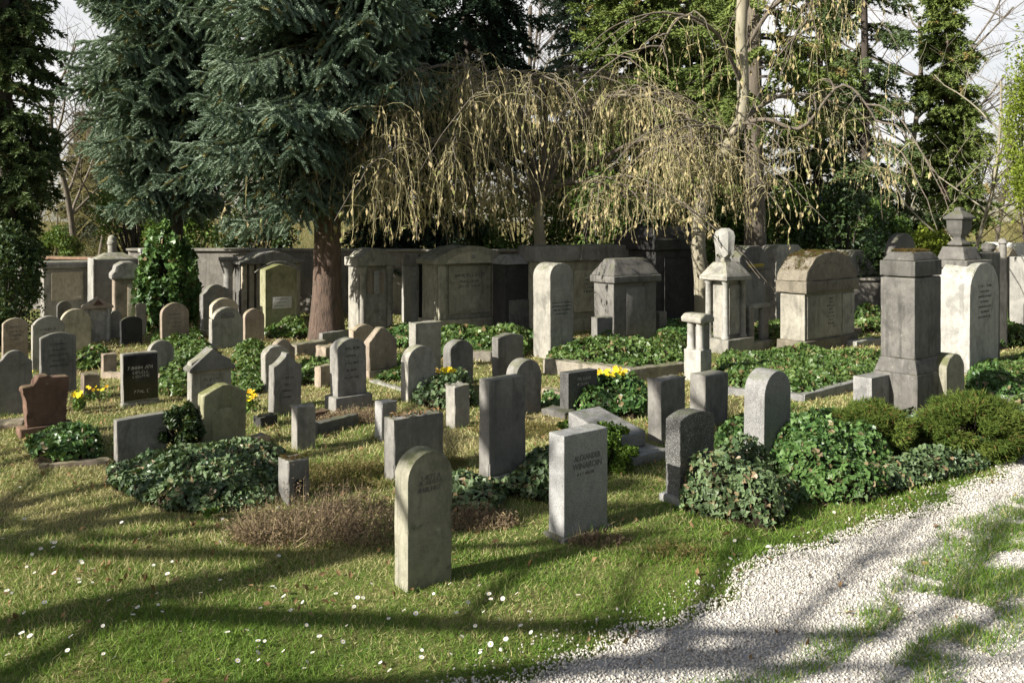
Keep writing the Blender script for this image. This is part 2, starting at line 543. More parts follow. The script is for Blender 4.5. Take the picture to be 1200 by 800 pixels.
def placed(name, X, Y, w, t, th=TH, lean=(0, 0)):
    c, s_ = math.cos(th), math.sin(th)
    cx = X + c * w / 2 - s_ * t / 2
    cy = Y + s_ * w / 2 + c * t / 2
    return empty(name, (cx, cy, gz(cx, cy) - .01), th, lean), Y + s_ * w / 2


GLY = random.Random(5)


def scribble(lines, y, mat, parent, name='inscription', depth=.003):
    """illegible worn lettering: lines = (z, half width, letter height)"""
    bm = bmesh.new()

    def bar(x0, z0, x1, z1, w):
        d = Vector((x1 - x0, 0, z1 - z0)); n = Vector((-d.z, 0, d.x)).normalized() * w / 2
        q = [Vector((x0, y - depth, z0)) - n, Vector((x1, y - depth, z1)) - n, Vector((x1, y - depth, z1)) + n, Vector((x0, y - depth, z0)) + n]
        vs = [bm.verts.new(p) for p in q] + [bm.verts.new(p + Vector((0, depth + .004, 0))) for p in q]
        bm.faces.new(vs[:4])
        for i in range(4): bm.faces.new((vs[i], vs[i + 4], vs[(i + 1) % 4 + 4], vs[(i + 1) % 4]))
    for z, hw, ch in lines:
        x = -hw
        while x < hw - ch * .3:
            cw = ch * GLY.uniform(.45, .75); t = ch * .16
            if GLY.random() < .12: x += ch * .6; continue
            k = GLY.randrange(5)
            if k in (0, 2, 4): bar(x, z, x, z + ch, t)
            if k in (1, 2): bar(x + cw, z, x + cw, z + ch, t)
            if k in (0, 3): bar(x, z + ch, x + cw, z + ch, t)
            if k in (2,): bar(x, z + ch * .5, x + cw, z + ch * .5, t)
            if k in (3, 1): bar(x, z, x + cw * .8, z + ch, t)
            if k in (4, 0): bar(x, z, x + cw, z, t)
            x += cw + ch * .3
    bmesh.ops.recalc_face_normals(bm, faces=bm.faces)
    me = bpy.data.meshes.new(name); bm.to_mesh(me); bm.free()
    return link(name, me, M[mat], parent)


def lettering(rows, y, mat, parent, name='inscription'):
    """real words: rows = (text, x centre, z, letter height, condense)"""
    Vs, Fs = [], []
    bm = bmesh.new()
    for txt, x, z, hgt, sx in rows:
        cu = bpy.data.curves.new("lettering", 'FONT')
        cu.body = txt; cu.size = hgt * 1.42; cu.align_x = 'CENTER'; cu.extrude = .0025; cu.offset = .0012
        o = bpy.data.objects.new("lettering", cu); COL.objects.link(o)
        bpy.context.view_layer.update()
        me = bpy.data.meshes.new_from_object(o.evaluated_get(bpy.context.evaluated_depsgraph_get()))
        me.transform(Matrix.Translation((x, y, z)) @ Matrix.Rotation(R(90), 4, 'X') @ Matrix.Diagonal((sx, 1, 1, 1)))
        bm.from_mesh(me)
        bpy.data.objects.remove(o); bpy.data.curves.remove(cu); bpy.data.meshes.remove(me)
    me = bpy.data.meshes.new(name); bm.to_mesh(me); bm.free()
    return link(name, me, M[mat], parent)


RL = random.Random(11)


FOOT = []


def headstone(label, px, yt, yb, prof='flat', mat='grey', th=TH, t=None, k=None, s=0.0, plinth=None, ins=None, inset=None,
              name='headstone', cat='headstone', group='headstones in the grave rows', lean=None, pmat=None, extra=None, apex=None, cell=.06, **fin):
    xl, xa, xr = px
    X, Y, w, t = fit(xl, xa, xr, yb, th, t)
    if lean is None: lean = (RL.uniform(-.018, .018), RL.uniform(-.012, .012))
    root, Ym = placed(name, X, Y, w, t, th, lean)
    FOOT.append((X, Y, w, t, th))
    centred = prof not in ('flat',) if apex is None else apex
    Yt = Ym if centred else Y
    h = HC - (yt - YH) / F * Yt
    z0 = 0.0
    parts = bool(plinth or ins or extra)
    kk = k * w if (k and prof not in ('poly',)) else k
    if prof == 'flat' and k: kk = k
    if plinth:
        ph, grow = plinth
        b = MB().box(-w / 2 - grow, w / 2 + grow, -t / 2 - grow, t / 2 + grow, -.12, ph)
        b.build('plinth', pmat or mat, root, bevel=.012, cell=.08)
        z0 = ph - .002
    poly = [(x, z + z0) for x, z in profile(prof, w, h - z0, kk, s * w if prof == 'seg' else s)]
    if not plinth:
        poly = [(x, z if z > 1e-6 else -.12) for x, z in poly]
    sb = MB().prism(poly, -t / 2, t / 2, inset=inset)
    fin.setdefault('bevel', min(.010, .06 * w))
    if parts:
        sb.build('slab', mat, root, cell=cell, **fin)
        o = root
    else:
        o = sb.build(name, mat, None, cell=cell, **fin)
        o.location = root.location; o.rotation_euler = root.rotation_euler
        nm = root.name
        bpy.data.objects.remove(root)
        o.name = nm
    yf = -t / 2 + (inset[1] if inset else 0)
    if ins:
        im, lines = ins
        scribble([(h * a, w * b, c) for a, b, c in lines], yf, im, root)
    if extra: extra(root, w, t, h, yf)
    tag(o, label, cat, group)
    return o


LN = lambda a, b, n, wd=.3, ch=.028: [(a - (a - b) * i / max(1, n - 1), wd * (1 if i % 2 == 0 else .7), ch * (1 if i == 0 else .75)) for i in range(n)]

# ------------------------------------------------------------------ the headstones
hs = headstone
KEEP = {}


def keep(key):
    def f(root, w, t, h, yf): KEEP[key] = (root, w, t, h)
    return f


# front edge of the lawn
hs('tall round-headed mossy stone standing alone nearest the camera on the lawn', (462, 478, 530), 528, 697, 'arch', 'front', inset=(.012, .004), lean=(.01, -.006),
   ins=('engr_soft', [(.80, .18, .022), (.76, .24, .024), (.71, .28, .026)]), cell=.035, amp=.003, chip=.014)


def words_extra(root, w, t, h, yf):
    lettering([('ALEXANDER', .01, h * .735, .036, .80), ('WINAROIN', .01, h * .655, .040, .88)], yf + .0005, 'engr_mid', root)
    scribble([(h * .595, w * .20, .017)], yf, 'engr_soft', root, 'date_line')


hs('light speckled granite slab with two lines of dark capital letters at the path side', (643, 661, 712), 507, 632, 'flat', 'granite', plinth=(.035, .03), pmat='dark',
   lean=(0, 0), extra=words_extra, cell=.05, amp=.0008, chip=.003, bevel=.005)
hs('dark granite stone with a rough split edge and low curved top beside the ivy', (780, 797, 837), 482, 594, 'seg', 'dgranite', k=.12, plinth=(.07, .035), pmat='mgranite',
   ins=('engr_soft', LN(.8, .62, 3, .22, .02)), cell=.03, side_rough=.012, amp=.001, chip=.004, bevel=.005)
hs('thick grey granite stone with a fully rounded top rising out of ivy', (872, 895, 926), 433, 545, 'arch', 'mgranite', cell=.05, amp=.001, chip=.003, t=.20)
hs('tall plain dark slab with square top between the front lawn and ivy', (561, 573, 616), 445, 574, 'flat', 'darkgrey', plinth=(.10, .012), pmat='grey', k=.0)
hs('wide low square grey block with leaf-littered top behind the mossy round stone', (450, 462, 520), 489, 566, 'flat', 'darkgrey', k=.0, top_rough=.012, extra=keep('block'))
hs('short granite post just left of the wide square block', (439, 447, 465), 469, 514, 'flat', 'mgranite', t=.13, top_rough=.02)


def niche(root, w, t, h, yf):
    MB().prism([(x, z + .02) for x, z in profile('arch', w * .44, h * .52)], yf - .004, yf + .05).build('niche', 'tomb', root, bevel=.004, cell=0)  # near-black raised plate; shade of the hollow is put into its colour
    KEEP['stump'] = (root, w, t, h)


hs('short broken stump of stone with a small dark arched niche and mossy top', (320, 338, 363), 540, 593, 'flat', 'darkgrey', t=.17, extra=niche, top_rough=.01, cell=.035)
hs('narrow short stele with sloped broken top and dark hollow on the bare grass', (339, 348, 370), 476, 528, 'flat', 'grey', t=.12, top_rough=.03, cell=.035)
hs('low wide grey slab with slightly sloping top behind the big ivy bed', (130, 137, 196), 490, 545, 'flat', 'darkgrey', t=.10, k=.01)


def medallion(root, w, t, h, yf):
    MB().prism([(x, z + h * .14) for x, z in profile('arch', w * .62, h * .52)], yf - .006, yf + .02, inset=(.015, -.004)).build('relief_panel', 'moss', root, bevel=.004, cell=.04)


hs('green mossy stone with blunt gabled top and carved round panel behind ivy', (228, 237, 288), 449, 530, 'gable', 'moss', k=.2, plinth=(.08, .03), t=.14, extra=medallion, s=2, cell=.05)


def gable_cap(root, w, t, h, yf):
    g = w / 2 + .03
    MB().prism([(-g, h * .70), (g, h * .70), (g, h * .745), (0, h + .02), (-g, h * .745)], -t / 2 - .035, t / 2 + .03).build('gable_cap', 'darkgrey', root, bevel=.006, cell=.06)
    MB().box(-w * .28, w * .28, yf - .006, yf + .01, h * .28, h * .64, inset=(.012, .005)).build('panel', 'grey', root, bevel=.003, cell=0)


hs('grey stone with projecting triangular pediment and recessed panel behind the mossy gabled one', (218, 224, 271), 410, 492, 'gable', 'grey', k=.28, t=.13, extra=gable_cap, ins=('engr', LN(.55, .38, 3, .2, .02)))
hs('red-brown rough sandstone with stepped shoulders at the left edge of lawn', (15, 27, 82), 441, 516, 'poly', 'red', t=.14, plinth=(.10, .03),
   k=[(-.42, 0), (.42, 0), (.45, .55), (.5, .78), (.5, .93), (.12, .95), (.04, 1.0), (-.16, 1.0), (-.27, .82), (-.5, .80), (-.5, .72), (-.42, .5)], side_rough=.012, cell=.04, amp=.006, chip=.02)


def black_panel(root, w, t, h, yf):
    MB().box(-w * .475, w * .475, yf - .008, yf + .01, .08, h * .965).build('polished_panel', 'black', root, bevel=.003, cell=0)
    scribble([(h * .70, w * .36, .034), (h * .62, w * .22, .026), (h * .55, w * .22, .022), (h * .26, w * .24, .030)], yf - .008, 'engr_light', root)


hs('square-topped stone with polished black front and silvered lettering', (139, 144, 186), 412, 476, 'flat', 'grey', t=.10, extra=black_panel, cell=.06, plinth=(.06, .01))
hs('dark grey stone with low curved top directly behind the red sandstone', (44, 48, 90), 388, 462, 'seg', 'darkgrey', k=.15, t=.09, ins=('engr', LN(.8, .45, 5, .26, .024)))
hs('round-shouldered dark stone cut by the left edge of the picture, lowest there', (-8, -3, 38), 411, 490, 'shoulder', 'darkgrey', t=.10)
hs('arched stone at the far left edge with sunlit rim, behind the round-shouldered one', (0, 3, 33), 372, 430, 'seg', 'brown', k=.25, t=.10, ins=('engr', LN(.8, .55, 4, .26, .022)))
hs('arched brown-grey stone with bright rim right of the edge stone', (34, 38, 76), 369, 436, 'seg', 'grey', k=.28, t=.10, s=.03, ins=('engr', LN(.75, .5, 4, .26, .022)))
hs('pale sandy full-arch stone catching more light in the left cluster', (67, 71, 107), 359, 412, 'arch', 'sand', t=.10)
hs('small dark arched stone half hidden behind ivy in the left cluster', (139, 142, 167), 370, 405, 'seg', 'tomb', k=.2, t=.09)
hs('narrow plain grey arch-topped stone between the little temple and dark stone', (126, 129, 142), 364, 398, 'arch', 'grey', t=.09)
hs('low dark arched stone peeping over ivy behind the sandy arch', (63, 67, 84), 351, 385, 'arch', 'dark', t=.10)
hs('small pale stone beside the ivy column with curved rim', (156, 160, 172), 355, 394, 'seg', 'sand', t=.10)
hs('light pinkish-brown pointed-arch stone with bright rim beside ivy column', (185, 190, 222), 353, 406, 'gothic', 'brown', k=.42, t=.11, ins=('engr_soft', LN(.72, .45, 4, .25, .022)))
hs('small grey round-headed stone right behind the black polished stone', (170, 175, 204), 398, 444, 'arch', 'grey', t=.11)
hs('low squat block with sloped top between black stone and ivy', (117, 121, 137), 414, 441, 'flat', 'brown', t=.13, top_rough=.02)
hs('long low sunlit block lying left of the black stone', (92, 98, 117), 436, 466, 'flat', 'brown', t=.16, top_rough=.02)
hs('arch-topped stone with dark rounded cap, rearmost of the four by ivy column', (231, 238, 270), 333, 394, 'shoulder', 'darkgrey', k=.32, t=.16, plinth=(.12, .04))
hs('sandy arched stone between the dark-capped and carved grey ones', (242, 248, 279), 349, 402, 'seg', 'sand', k=.3, t=.13)


def crest(root, w, t, h, yf):
    MB().prism([(x, z + h * .74) for x, z in profile('gothic', w * .42, h * .15, .06)], yf - .008, yf + .01).build('carved_crest', 'darkgrey', root, bevel=.003, cell=0)


hs('light grey carved arch stone in front of the sandy arched pair', (243, 248, 285), 360, 410, 'seg', 'grey', k=.34, t=.13, s=.05, extra=crest)
hs('small grey-brown pointed stone left of the mossy tomb', (283, 287, 310), 362, 402, 'gothic', 'brown', k=.4, t=.10)
hs('dark weathered round-headed stone behind the pale-rimmed arch, mid left', (314, 318, 346), 396, 444, 'shoulder', 'brown', t=.12)
hs('pale-rimmed arched stone standing close behind the pointed one', (306, 311, 340), 403, 458, 'seg', 'grey', k=.32, t=.13)
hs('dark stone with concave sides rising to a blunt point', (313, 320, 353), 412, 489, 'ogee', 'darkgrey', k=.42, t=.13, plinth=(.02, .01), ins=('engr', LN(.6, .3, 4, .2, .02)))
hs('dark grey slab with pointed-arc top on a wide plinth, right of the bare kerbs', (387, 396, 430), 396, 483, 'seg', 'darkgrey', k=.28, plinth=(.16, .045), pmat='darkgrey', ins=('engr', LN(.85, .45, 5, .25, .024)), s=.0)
hs('brown gabled stone with one bright sunlit slope', (427, 433, 466), 384, 447, 'gable', 'brown', k=.42, t=.13, s=2, plinth=(.13, .005))
hs('low arch-topped brown stone with square shoulders behind the gabled stone', (407, 414, 442), 377, 420, 'seg', 'brown', k=.2, s=.08, t=.14)
hs('rough rectangular pillar stone with a slipped flat top slab', (479, 487, 517), 378, 436, 'flat', 'grey', t=.17, top_rough=.02)
hs('round-topped grey stone just behind the yellow pansies', (470, 478, 511), 406, 474, 'seg', 'grey', k=.45, t=.15)
hs('dark stone with rounded-gable top right of the yellow pansies', (520, 528, 555), 397, 453, 'gothic', 'darkgrey', k=.34, t=.16)
hs('small square post with rough broken cap in front of pansies', (524, 533, 551), 454, 504, 'flat', 'grey', t=.15, top_rough=.04, cell=.03)
hs('dark stone with faint gabled top before the tall arched stele', (577, 584, 614), 390, 446, 'gable', 'darkgrey', k=.10, t=.13)
hs('dark stone with a full half-round top, leaves lying on its rim', (595, 604, 634), 418, 486, 'arch', 'darkgrey', t=.17)
hs('low dark polished slab with faint lettering beside the yellow flowers', (657, 666, 700), 436, 486, 'flat', 'dgranite', t=.13, ins=('engr_light', [(.80, .26, .026), (.68, .2, .022)]), plinth=(.05, .02), pmat='grey', amp=.0008, chip=.003, bevel=.004)
hs('grey stone with chipped uneven top standing left of its smoother neighbour', (764, 775, 804), 447, 521, 'flat', 'darkgrey', t=.16, top_rough=.025, cell=.035)
hs('smooth square-topped grey stone by the small double column', (814, 826, 853), 440, 503, 'flat', 'darkgrey', t=.19)
hs('light grey granite cube with dark inset front at foot of the tall pier', (1006, 1022, 1047), 444, 492, 'flat', 'mgranite', t=.20, inset=(.004, .003), amp=.0006, chip=.002)
hs('small dark olive arch-topped block right of the tall pier', (1093, 1110, 1131), 412, 486, 'seg', 'front', k=.3, t=.30)
hs('tall white rounded stone bright on its sunlit side at the right', (1113, 1136, 1170), 308, 440, 'round', 'pale', k=.44, t=.42, ins=('engr_soft', LN(.78, .5, 7, .22, .03)), side_rough=.006, cell=.07)
hs('brown gabled stone with narrow bright side at the far right', (1164, 1178, 1198), 290, 374, 'gable', 'brown', k=.35, t=.32)
hs('stone cut off by the right edge of the picture', (1195, 1204, 1240), 300, 398, 'flat', 'pale', t=.3)
hs('tall plain stone with rough-hewn edge and arched panel behind the urn monument', (896, 910, 940), 286, 383, 'round', 'grey', k=.2, side_rough=.03, t=.35, cell=.05)
hs('tall arched stele with a bright mossy side and dark carved bands', (625, 645, 672), 309, 422, 'round', 'grey', k=.44, ins=('engr', [(.58, .42, .012), (.54, .4, .02), (.50, .38, .02), (.46, .26, .018)]), cell=.06)
hs('dark dome-topped stone rising behind the mossy pier', (1040, 1046, 1073), 272, 375, 'arch', 'dark', t=.2)
hs('little dark post beside the tall arched stele among ivy', (692, 700, 718), 372, 410, 'flat', 'darkgrey', t=.14, top_rough=.015)
hs('low grey cube right of the mansard-topped tomb', (768, 773, 782), 365, 393, 'flat', 'darkgrey', t=.14)


# ------------------------------------------------------------------ the larger monuments
def mon(name, label, px, yb, th=TH, t=None, cat='monument', group='family monuments along the back'):
    X, Y, w, t = fit(*px, yb, th, t)
    root, Ym = placed(name, X, Y, w, t, th)
    tag(root, label, cat, group)
    zz = lambda py, Yq=Y: HC - (py - YH) / F * Yq
    return root, w, t, Y, zz


# tall pier with mossy top
r, w, t, Y, z = mon('grave_pier', 'tall square stone pier with moulded base and moss heaped on top', (1035, 1072, 1103), 490, t=.36)
H = z(294)
pl = z(437); ms = z(420)
MB().box(-w / 2 - .05, w / 2 + .05, -t / 2 - .05, t / 2 + .05, -.1, pl).build('plinth', 'pier', r, bevel=.012)
MB().frustum(-w / 2 - .045, w / 2 + .045, -t / 2 - .045, t / 2 + .045, pl + .002, ms, .04, .04).build('base_moulding', 'pier', r, bevel=.006)
MB().box(-w / 2, w / 2, -t / 2, t / 2, ms - .001, z(324)).build('shaft', 'pier', r, bevel=.012, cell=.08)
b = MB().box(-w / 2 - .006, w / 2 + .006, -t / 2 - .006, t / 2 + .006, z(323) + .004, z(304))
b.frustum(-w / 2 + .01, w / 2 - .01, -t / 2 + .01, t / 2 - .01, z(304) + .002, H, .06, .045)
b.build('cap', 'pier', r, bevel=.012, cell=.06)
KEEP['pier'] = (r, w, t, H)

# sandstone tomb with mossy roof
r, w, t, Y, z = mon('roofed_tombstone', 'pale sandstone tomb with thick mossy rounded roof and worn lettering', (926, 943, 1001), 414, t=.42)
hb = z(345)
MB().box(-w / 2 - .04, w / 2 + .04, -t / 2 - .05, t / 2 + .04, -.1, z(401)).build('plinth', 'roofstone', r, bevel=.015, cell=.06, amp=.006)
MB().box(-w / 2, w / 2, -t / 2, t / 2, z(401) - .001, hb).build('body', 'greysand', r, bevel=.008)
MB().box(-w / 2 + .06, w * .20, -t / 2 - .012, -t / 2 + .02, z(399), hb - .04).build('panel', 'greysand', r, bevel=.004)
MB().box(w * .24, w / 2 - .02, -t / 2 - .016, -t / 2 + .02, z(399), hb - .05).build('pilaster', 'grey', r, bevel=.004)
MB().box(-w / 2 - .05, w / 2 + .05, -t / 2 - .06, t / 2 + .05, hb + .001, z(331)).build('cornice', 'roofstone', r, bevel=.015)
q = w / 2 + .04
MB().prism([(-q, z(331) + .002), (q, z(331) + .002), (q * .94, z(320)), (q * .62, z(303)), (q * .2, z(297)), (-q * .2, z(297)), (-q * .62, z(303)), (-q * .94, z(320))], -t / 2 - .04, t / 2 + .04).build('roof', 'roofstone', r, bevel=.015, cell=.045, amp=.014, chip=.03)
KEEP['roof'] = (r, w, t, z(297))
scribble([(hb - .12 - i * .055, .05 + .03 * (i % 3), .026) for i in range(8)], -t / 2 - .012, 'engr_soft', r)

# urn monument with colonnettes
r, w, t, Y, z = mon('urn_monument', 'grey pillared monument topped by a draped urn, with low side frame', (825, 851, 876), 414, t=.42)
MB().box(-w / 2 - .06, w / 2 + .06, -t / 2 - .08, t / 2 + .06, -.1, z(396)).build('base', 'grey', r, bevel=.01)
zc = z(327)
MB().box(-w / 2 + .10, w / 2 - .05, -t / 2 + .09, t / 2 - .09, z(396) - .001, zc).build('core', 'grey', r, bevel=.006)
MB().box(-w / 2 + .18, w / 2 - .08, -t / 2 + .07, -t / 2 + .1, z(392), zc - .08).build('panel', 'grey', r, bevel=.004)
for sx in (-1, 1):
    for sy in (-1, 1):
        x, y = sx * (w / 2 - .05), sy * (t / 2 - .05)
        MB().lathe(x, y, [(.062, z(396) + .001), (.062, z(396) + .03), (.045, z(396) + .06), (.042, zc - .06), (.06, zc - .03), (.062, zc - .001)], 14).build('colonnette', 'pale' if sx < 0 else 'grey', r, bevel=0, cell=0)  # left pair paler, right pair greyer: sun and shade put into the colour
b = MB().box(-w / 2 - .05, w / 2 + .05, -t / 2 - .05, t / 2 + .05, zc + .001, zc + .05)
b.frustum(-w / 2 - .05, w / 2 + .05, -t / 2 - .05, t / 2 + .05, zc + .052, z(306), .16, .14)
b.build('cap', 'grey', r, bevel=.008)
zu = z(306)
u = MB().lathe(0, 0, [(.075, zu), (.085, zu + .03), (.06, zu + .06), (.085, zu + .12), (.115, zu + .24), (.125, zu + .30), (.135, zu + .34), (.14, zu + .40), (.115, zu + .46), (.05, zu + .50)], 18).build('urn', 'grey', r, bevel=0, cell=.04, amp=.004, chip=0)
b = bmesh.new(); prev = None
for i in range(15):
    an = R(100 + 165 * i / 14); k = 1 + .05 * math.sin(i * 1.9)
    cols_ = []
    for rr, zz_ in ((.05, .52), (.135, .47), (.165, .40), (.155, .30), (.14, .20), (.125 + .01 * math.sin(i * 2.3), .10 - .03 * math.sin(i * .9))):
        cols_.append([b.verts.new(((rr * k + e) * math.cos(an), (rr * k + e) * math.sin(an), zu + zz_)) for e in (0, .014)])
    if prev:
        for (a0, a1), (b0, b1), (c0, c1), (d0, d1) in zip(prev, prev[1:], cols_, cols_[1:]):
            b.faces.new((a1, b1, d1, c1)); b.faces.new((a0, c0, d0, b0))
        b.faces.new((prev[-1][0], prev[-1][1], cols_[-1][1], cols_[-1][0]))
    prev = cols_
to_mesh('drapery', finish(b, bevel=0, cell=0), M['pale'], u)
x1 = w / 2 + .07; x2 = w / 2 + .62; zl = z(361); zb = z(403)
MB().box(x1, x2, -t / 2 + .02, -t / 2 + .14, zl - .03, zl + .03).build('side_lintel', 'pale', r, bevel=.008, cell=.05)
MB().box(x1 + .02, x1 + .15, -t / 2 + .03, -t / 2 + .13, zb, zl - .032).build('side_post', 'darkgrey', r, bevel=.006)
MB().box(x2 - .16, x2 - .02, -t / 2 + .03, -t / 2 + .13, zb, zl - .032).build('side_post', 'darkgrey', r, bevel=.006)
MB().box(x1, x2 + .03, -t / 2 - .06, t / 2 - .05, -.1, zb - .002).build('side_base', 'grey', r, bevel=.01)

# monument with yellow band behind the urn monument
r, w, t, Y, z = mon('cornice_monument', 'dark broad monument with low gable cornice and yellow mossy band behind the urn', (858, 866, 896), 396, t=.4)
MB().box(-w / 2, w / 2, -t / 2, t / 2, -.1, z(318)).build('body', 'darkgrey', r, bevel=.01)
MB().prism([(-w / 2 - .06, z(318) + .001), (w / 2 + .06, z(318) + .001), (w / 2 + .06, z(302)), (w * .2, z(289)), (-w * .2, z(289)), (-w / 2 - .06, z(302))], -t / 2 - .06, t / 2 + .05).build('cornice', 'dark', r, bevel=.012)
MB().box(-w * .28, w * .34, -t / 2 - .075, -t / 2 - .058, z(314), z(310)).build('mossy_band', 'gilt', r, bevel=.003, cell=0)

# small double column
r, w, t, Y, z = mon('column_pier', 'little double-column pier with round cap on pale square base by the kerb', (808, 821, 834), 450, t=.26, cat='pier')
zb, zt = z(412), z(380)
MB().box(-w / 2, w / 2, -t / 2, t / 2, -.1, zb).build('base', 'pale', r, bevel=.008)
for sy in (-1, 1):
    MB().lathe(-w / 2 + .065, sy * (t / 2 - .06), [(.06, zb + .001), (.048, zb + .03), (.046, zt - .03), (.058, zt - .001)], 14).build('column', 'pale', r, bevel=0, cell=0)
MB().box(-.02, w / 2 - .01, -t / 2 + .02, t / 2 - .02, zb - .001, zt).build('core', 'darkgrey', r, bevel=.006)
MB().prism([(-w / 2 - .03, zt + .001), (w / 2 + .02, zt + .001), (w / 2 + .03, zt + .06), (w / 2 - .03, zt + .11), (-w / 2 + .04, zt + .11), (-w / 2 - .04, zt + .06)], -t / 2 - .03, t / 2 + .03).build('cap', 'grey', r, bevel=.025)

# big slab tomb
r, w, t, Y, z = mon('slab_tomb', 'very wide dark slab tomb with heavy flat cornice behind the arched stele', (622, 632, 760), 392, th=R(34), t=.5)
MB().box(-w / 2, w / 2, -t / 2, t / 2, -.1, z(306)).build('wall', 'olive', r, bevel=.012, cell=.12)
MB().box(-w / 2 - .07, w / 2 + .07, -t / 2 - .09, t / 2 + .07, z(306) + .001, z(288)).build('cornice', 'darkgrey', r, bevel=.014, cell=.12, top_rough=.02)
MB().box(-w * .2, w * .16, -t / 2 - .02, -t / 2 + .02, z(368), z(318), inset=(.05, .015)).build('panel', 'olive', r, bevel=.005, cell=0)
MB().box(-w / 2 - .03, w / 2 + .03, -t / 2 - .05, -t / 2 - .002, -.1, z(376)).build('plinth', 'olive', r, bevel=.01)
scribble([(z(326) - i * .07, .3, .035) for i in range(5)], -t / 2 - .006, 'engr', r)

# mansard topped tomb
r, w, t, Y, z = mon('roofed_tombstone', 'dark tomb with heavy mansard roof and streaked front amid the ivy', (707, 719, 769), 402, th=R(34), t=.5)
MB().box(-w / 2, w / 2, -t / 2, t / 2, -.1, z(332)).build('body', 'darkgrey', r, bevel=.012)
MB().box(-w / 2 - .05, w / 2 + .06, -t / 2 - .07, t / 2 + .05, z(332) + .001, z(324)).build('cornice', 'dark', r, bevel=.012)
MB().frustum(-w / 2 - .04, w / 2 + .04, -t / 2 - .05, t / 2 + .04, z(324) + .002, z(304), .17, .16).build('roof', 'dark', r, bevel=.012, amp=.006)
MB().box(-w * .22, w * .22, -t / 2 - .015, -t / 2 + .01, z(394), z(338)).build('panel', 'darkgrey', r, bevel=.005, cell=0)

# black tomb
r, w, t, Y, z = mon('black_tomb', 'near-black square tomb chamber in deep shade under the hanging twigs', (760, 768, 816), 388, th=R(34), t=1.0)
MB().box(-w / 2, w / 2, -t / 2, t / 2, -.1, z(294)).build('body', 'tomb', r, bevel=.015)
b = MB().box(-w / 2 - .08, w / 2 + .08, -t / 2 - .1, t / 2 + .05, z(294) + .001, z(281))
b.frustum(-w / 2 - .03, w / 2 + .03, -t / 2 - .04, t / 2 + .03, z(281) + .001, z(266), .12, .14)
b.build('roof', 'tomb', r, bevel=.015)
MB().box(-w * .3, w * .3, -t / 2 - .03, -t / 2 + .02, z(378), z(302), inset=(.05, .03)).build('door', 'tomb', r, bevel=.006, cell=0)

# curved-pediment tomb in the middle
r, w, t, Y, z = mon('pediment_monument', 'large olive-grey tomb with a curved pediment and bright left pilaster', (498, 512, 586), 392, th=R(34), t=.55)
zc = z(311)
MB().box(-w / 2 - .06, w / 2 + .06, -t / 2 - .1, t / 2 + .05, -.1, z(376)).build('plinth', 'olive', r, bevel=.015)
MB().box(-w / 2, w / 2, -t / 2, t / 2, z(376) - .001, zc).build('body', 'olive', r, bevel=.01)
q = w / 2 + .09
arc = [(q * math.cos(math.pi * i / 18), zc + .085 + .24 * (.5 - .5 * math.cos(2 * math.pi * i / 18)) ** .9) for i in range(19)]
MB().prism([(-q, zc + .001), (q, zc + .001)] + arc, -t / 2 - .09, t / 2 + .06).build('pediment', 'olive', r, bevel=.018, cell=.06)
MB().prism([(-q * .72, zc + .02), (q * .72, zc + .02)] + [(x * .72, zc + .02 + (a_ - zc - .06) * .78) for x, a_ in arc[1:-1]], -t / 2 - .105, -t / 2 - .085, inset=(.02, .012)).build('tympanum', 'olive', r, bevel=.004, cell=0)
MB().box(-w * .33, w * .33, -t / 2 - .025, -t / 2 + .02, z(370), zc - .03, inset=(.03, .012)).build('panel', 'olive', r, bevel=.005)
for sx in (-1, 1):
    MB().box(sx * w * .43 - .07, sx * w * .43 + .07, -t / 2 - .05, -t / 2 + .02, z(376) + .001, zc - .001).build('pilaster', 'olive', r, bevel=.008)
MB().lathe(0, 0, [(.035, 0), (.035, .03), (.02, .045)], 12).build('boss', 'pale', r, bevel=0, cell=0).matrix_local = Matrix.Translation((.02, -t / 2 - .096, zc + .13)) @ Matrix.Rotation(R(90), 4, 'X')
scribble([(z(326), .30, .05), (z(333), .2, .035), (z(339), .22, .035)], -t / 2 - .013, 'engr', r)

# arch-topped column monument
r, w, t, Y, z = mon('column_monument', 'tall grey monument with arched hood, carved column relief and side colonnettes', (408, 420, 460), 390, th=R(34), t=.45)
zc = z(312)
MB().box(-w / 2, w / 2, -t / 2, t / 2, -.1, zc).build('body', 'grey', r, bevel=.01)
MB().prism([(x * 1.0, zz_ + zc + .001) for x, zz_ in profile('seg', w + .12, z(291) - zc, .16, .1)], -t / 2 - .1, t / 2 + .05).build('hood', 'grey', r, bevel=.02)
for sx in (-1, 1):
    MB().lathe(sx * (w / 2 - .07), -t / 2 - .03, [(.07, 0), (.055, .06), (.052, zc - .16), (.07, zc - .1), (.085, zc - .001)], 14).build('colonnette', 'grey', r, bevel=0, cell=0)
MB().prism([(x, a + z(345)) for x, a in profile('arch', w * .5, z(316) - z(345))], -t / 2 - .01, -t / 2 + .02, inset=(.03, .008)).build('recess', 'brown', r, bevel=.004, cell=0)
MB().box(-.055, .055, -t / 2 - .045, -t / 2 - .005, z(345), z(318)).build('carved_column', 'pale', r, bevel=.008, cell=0)

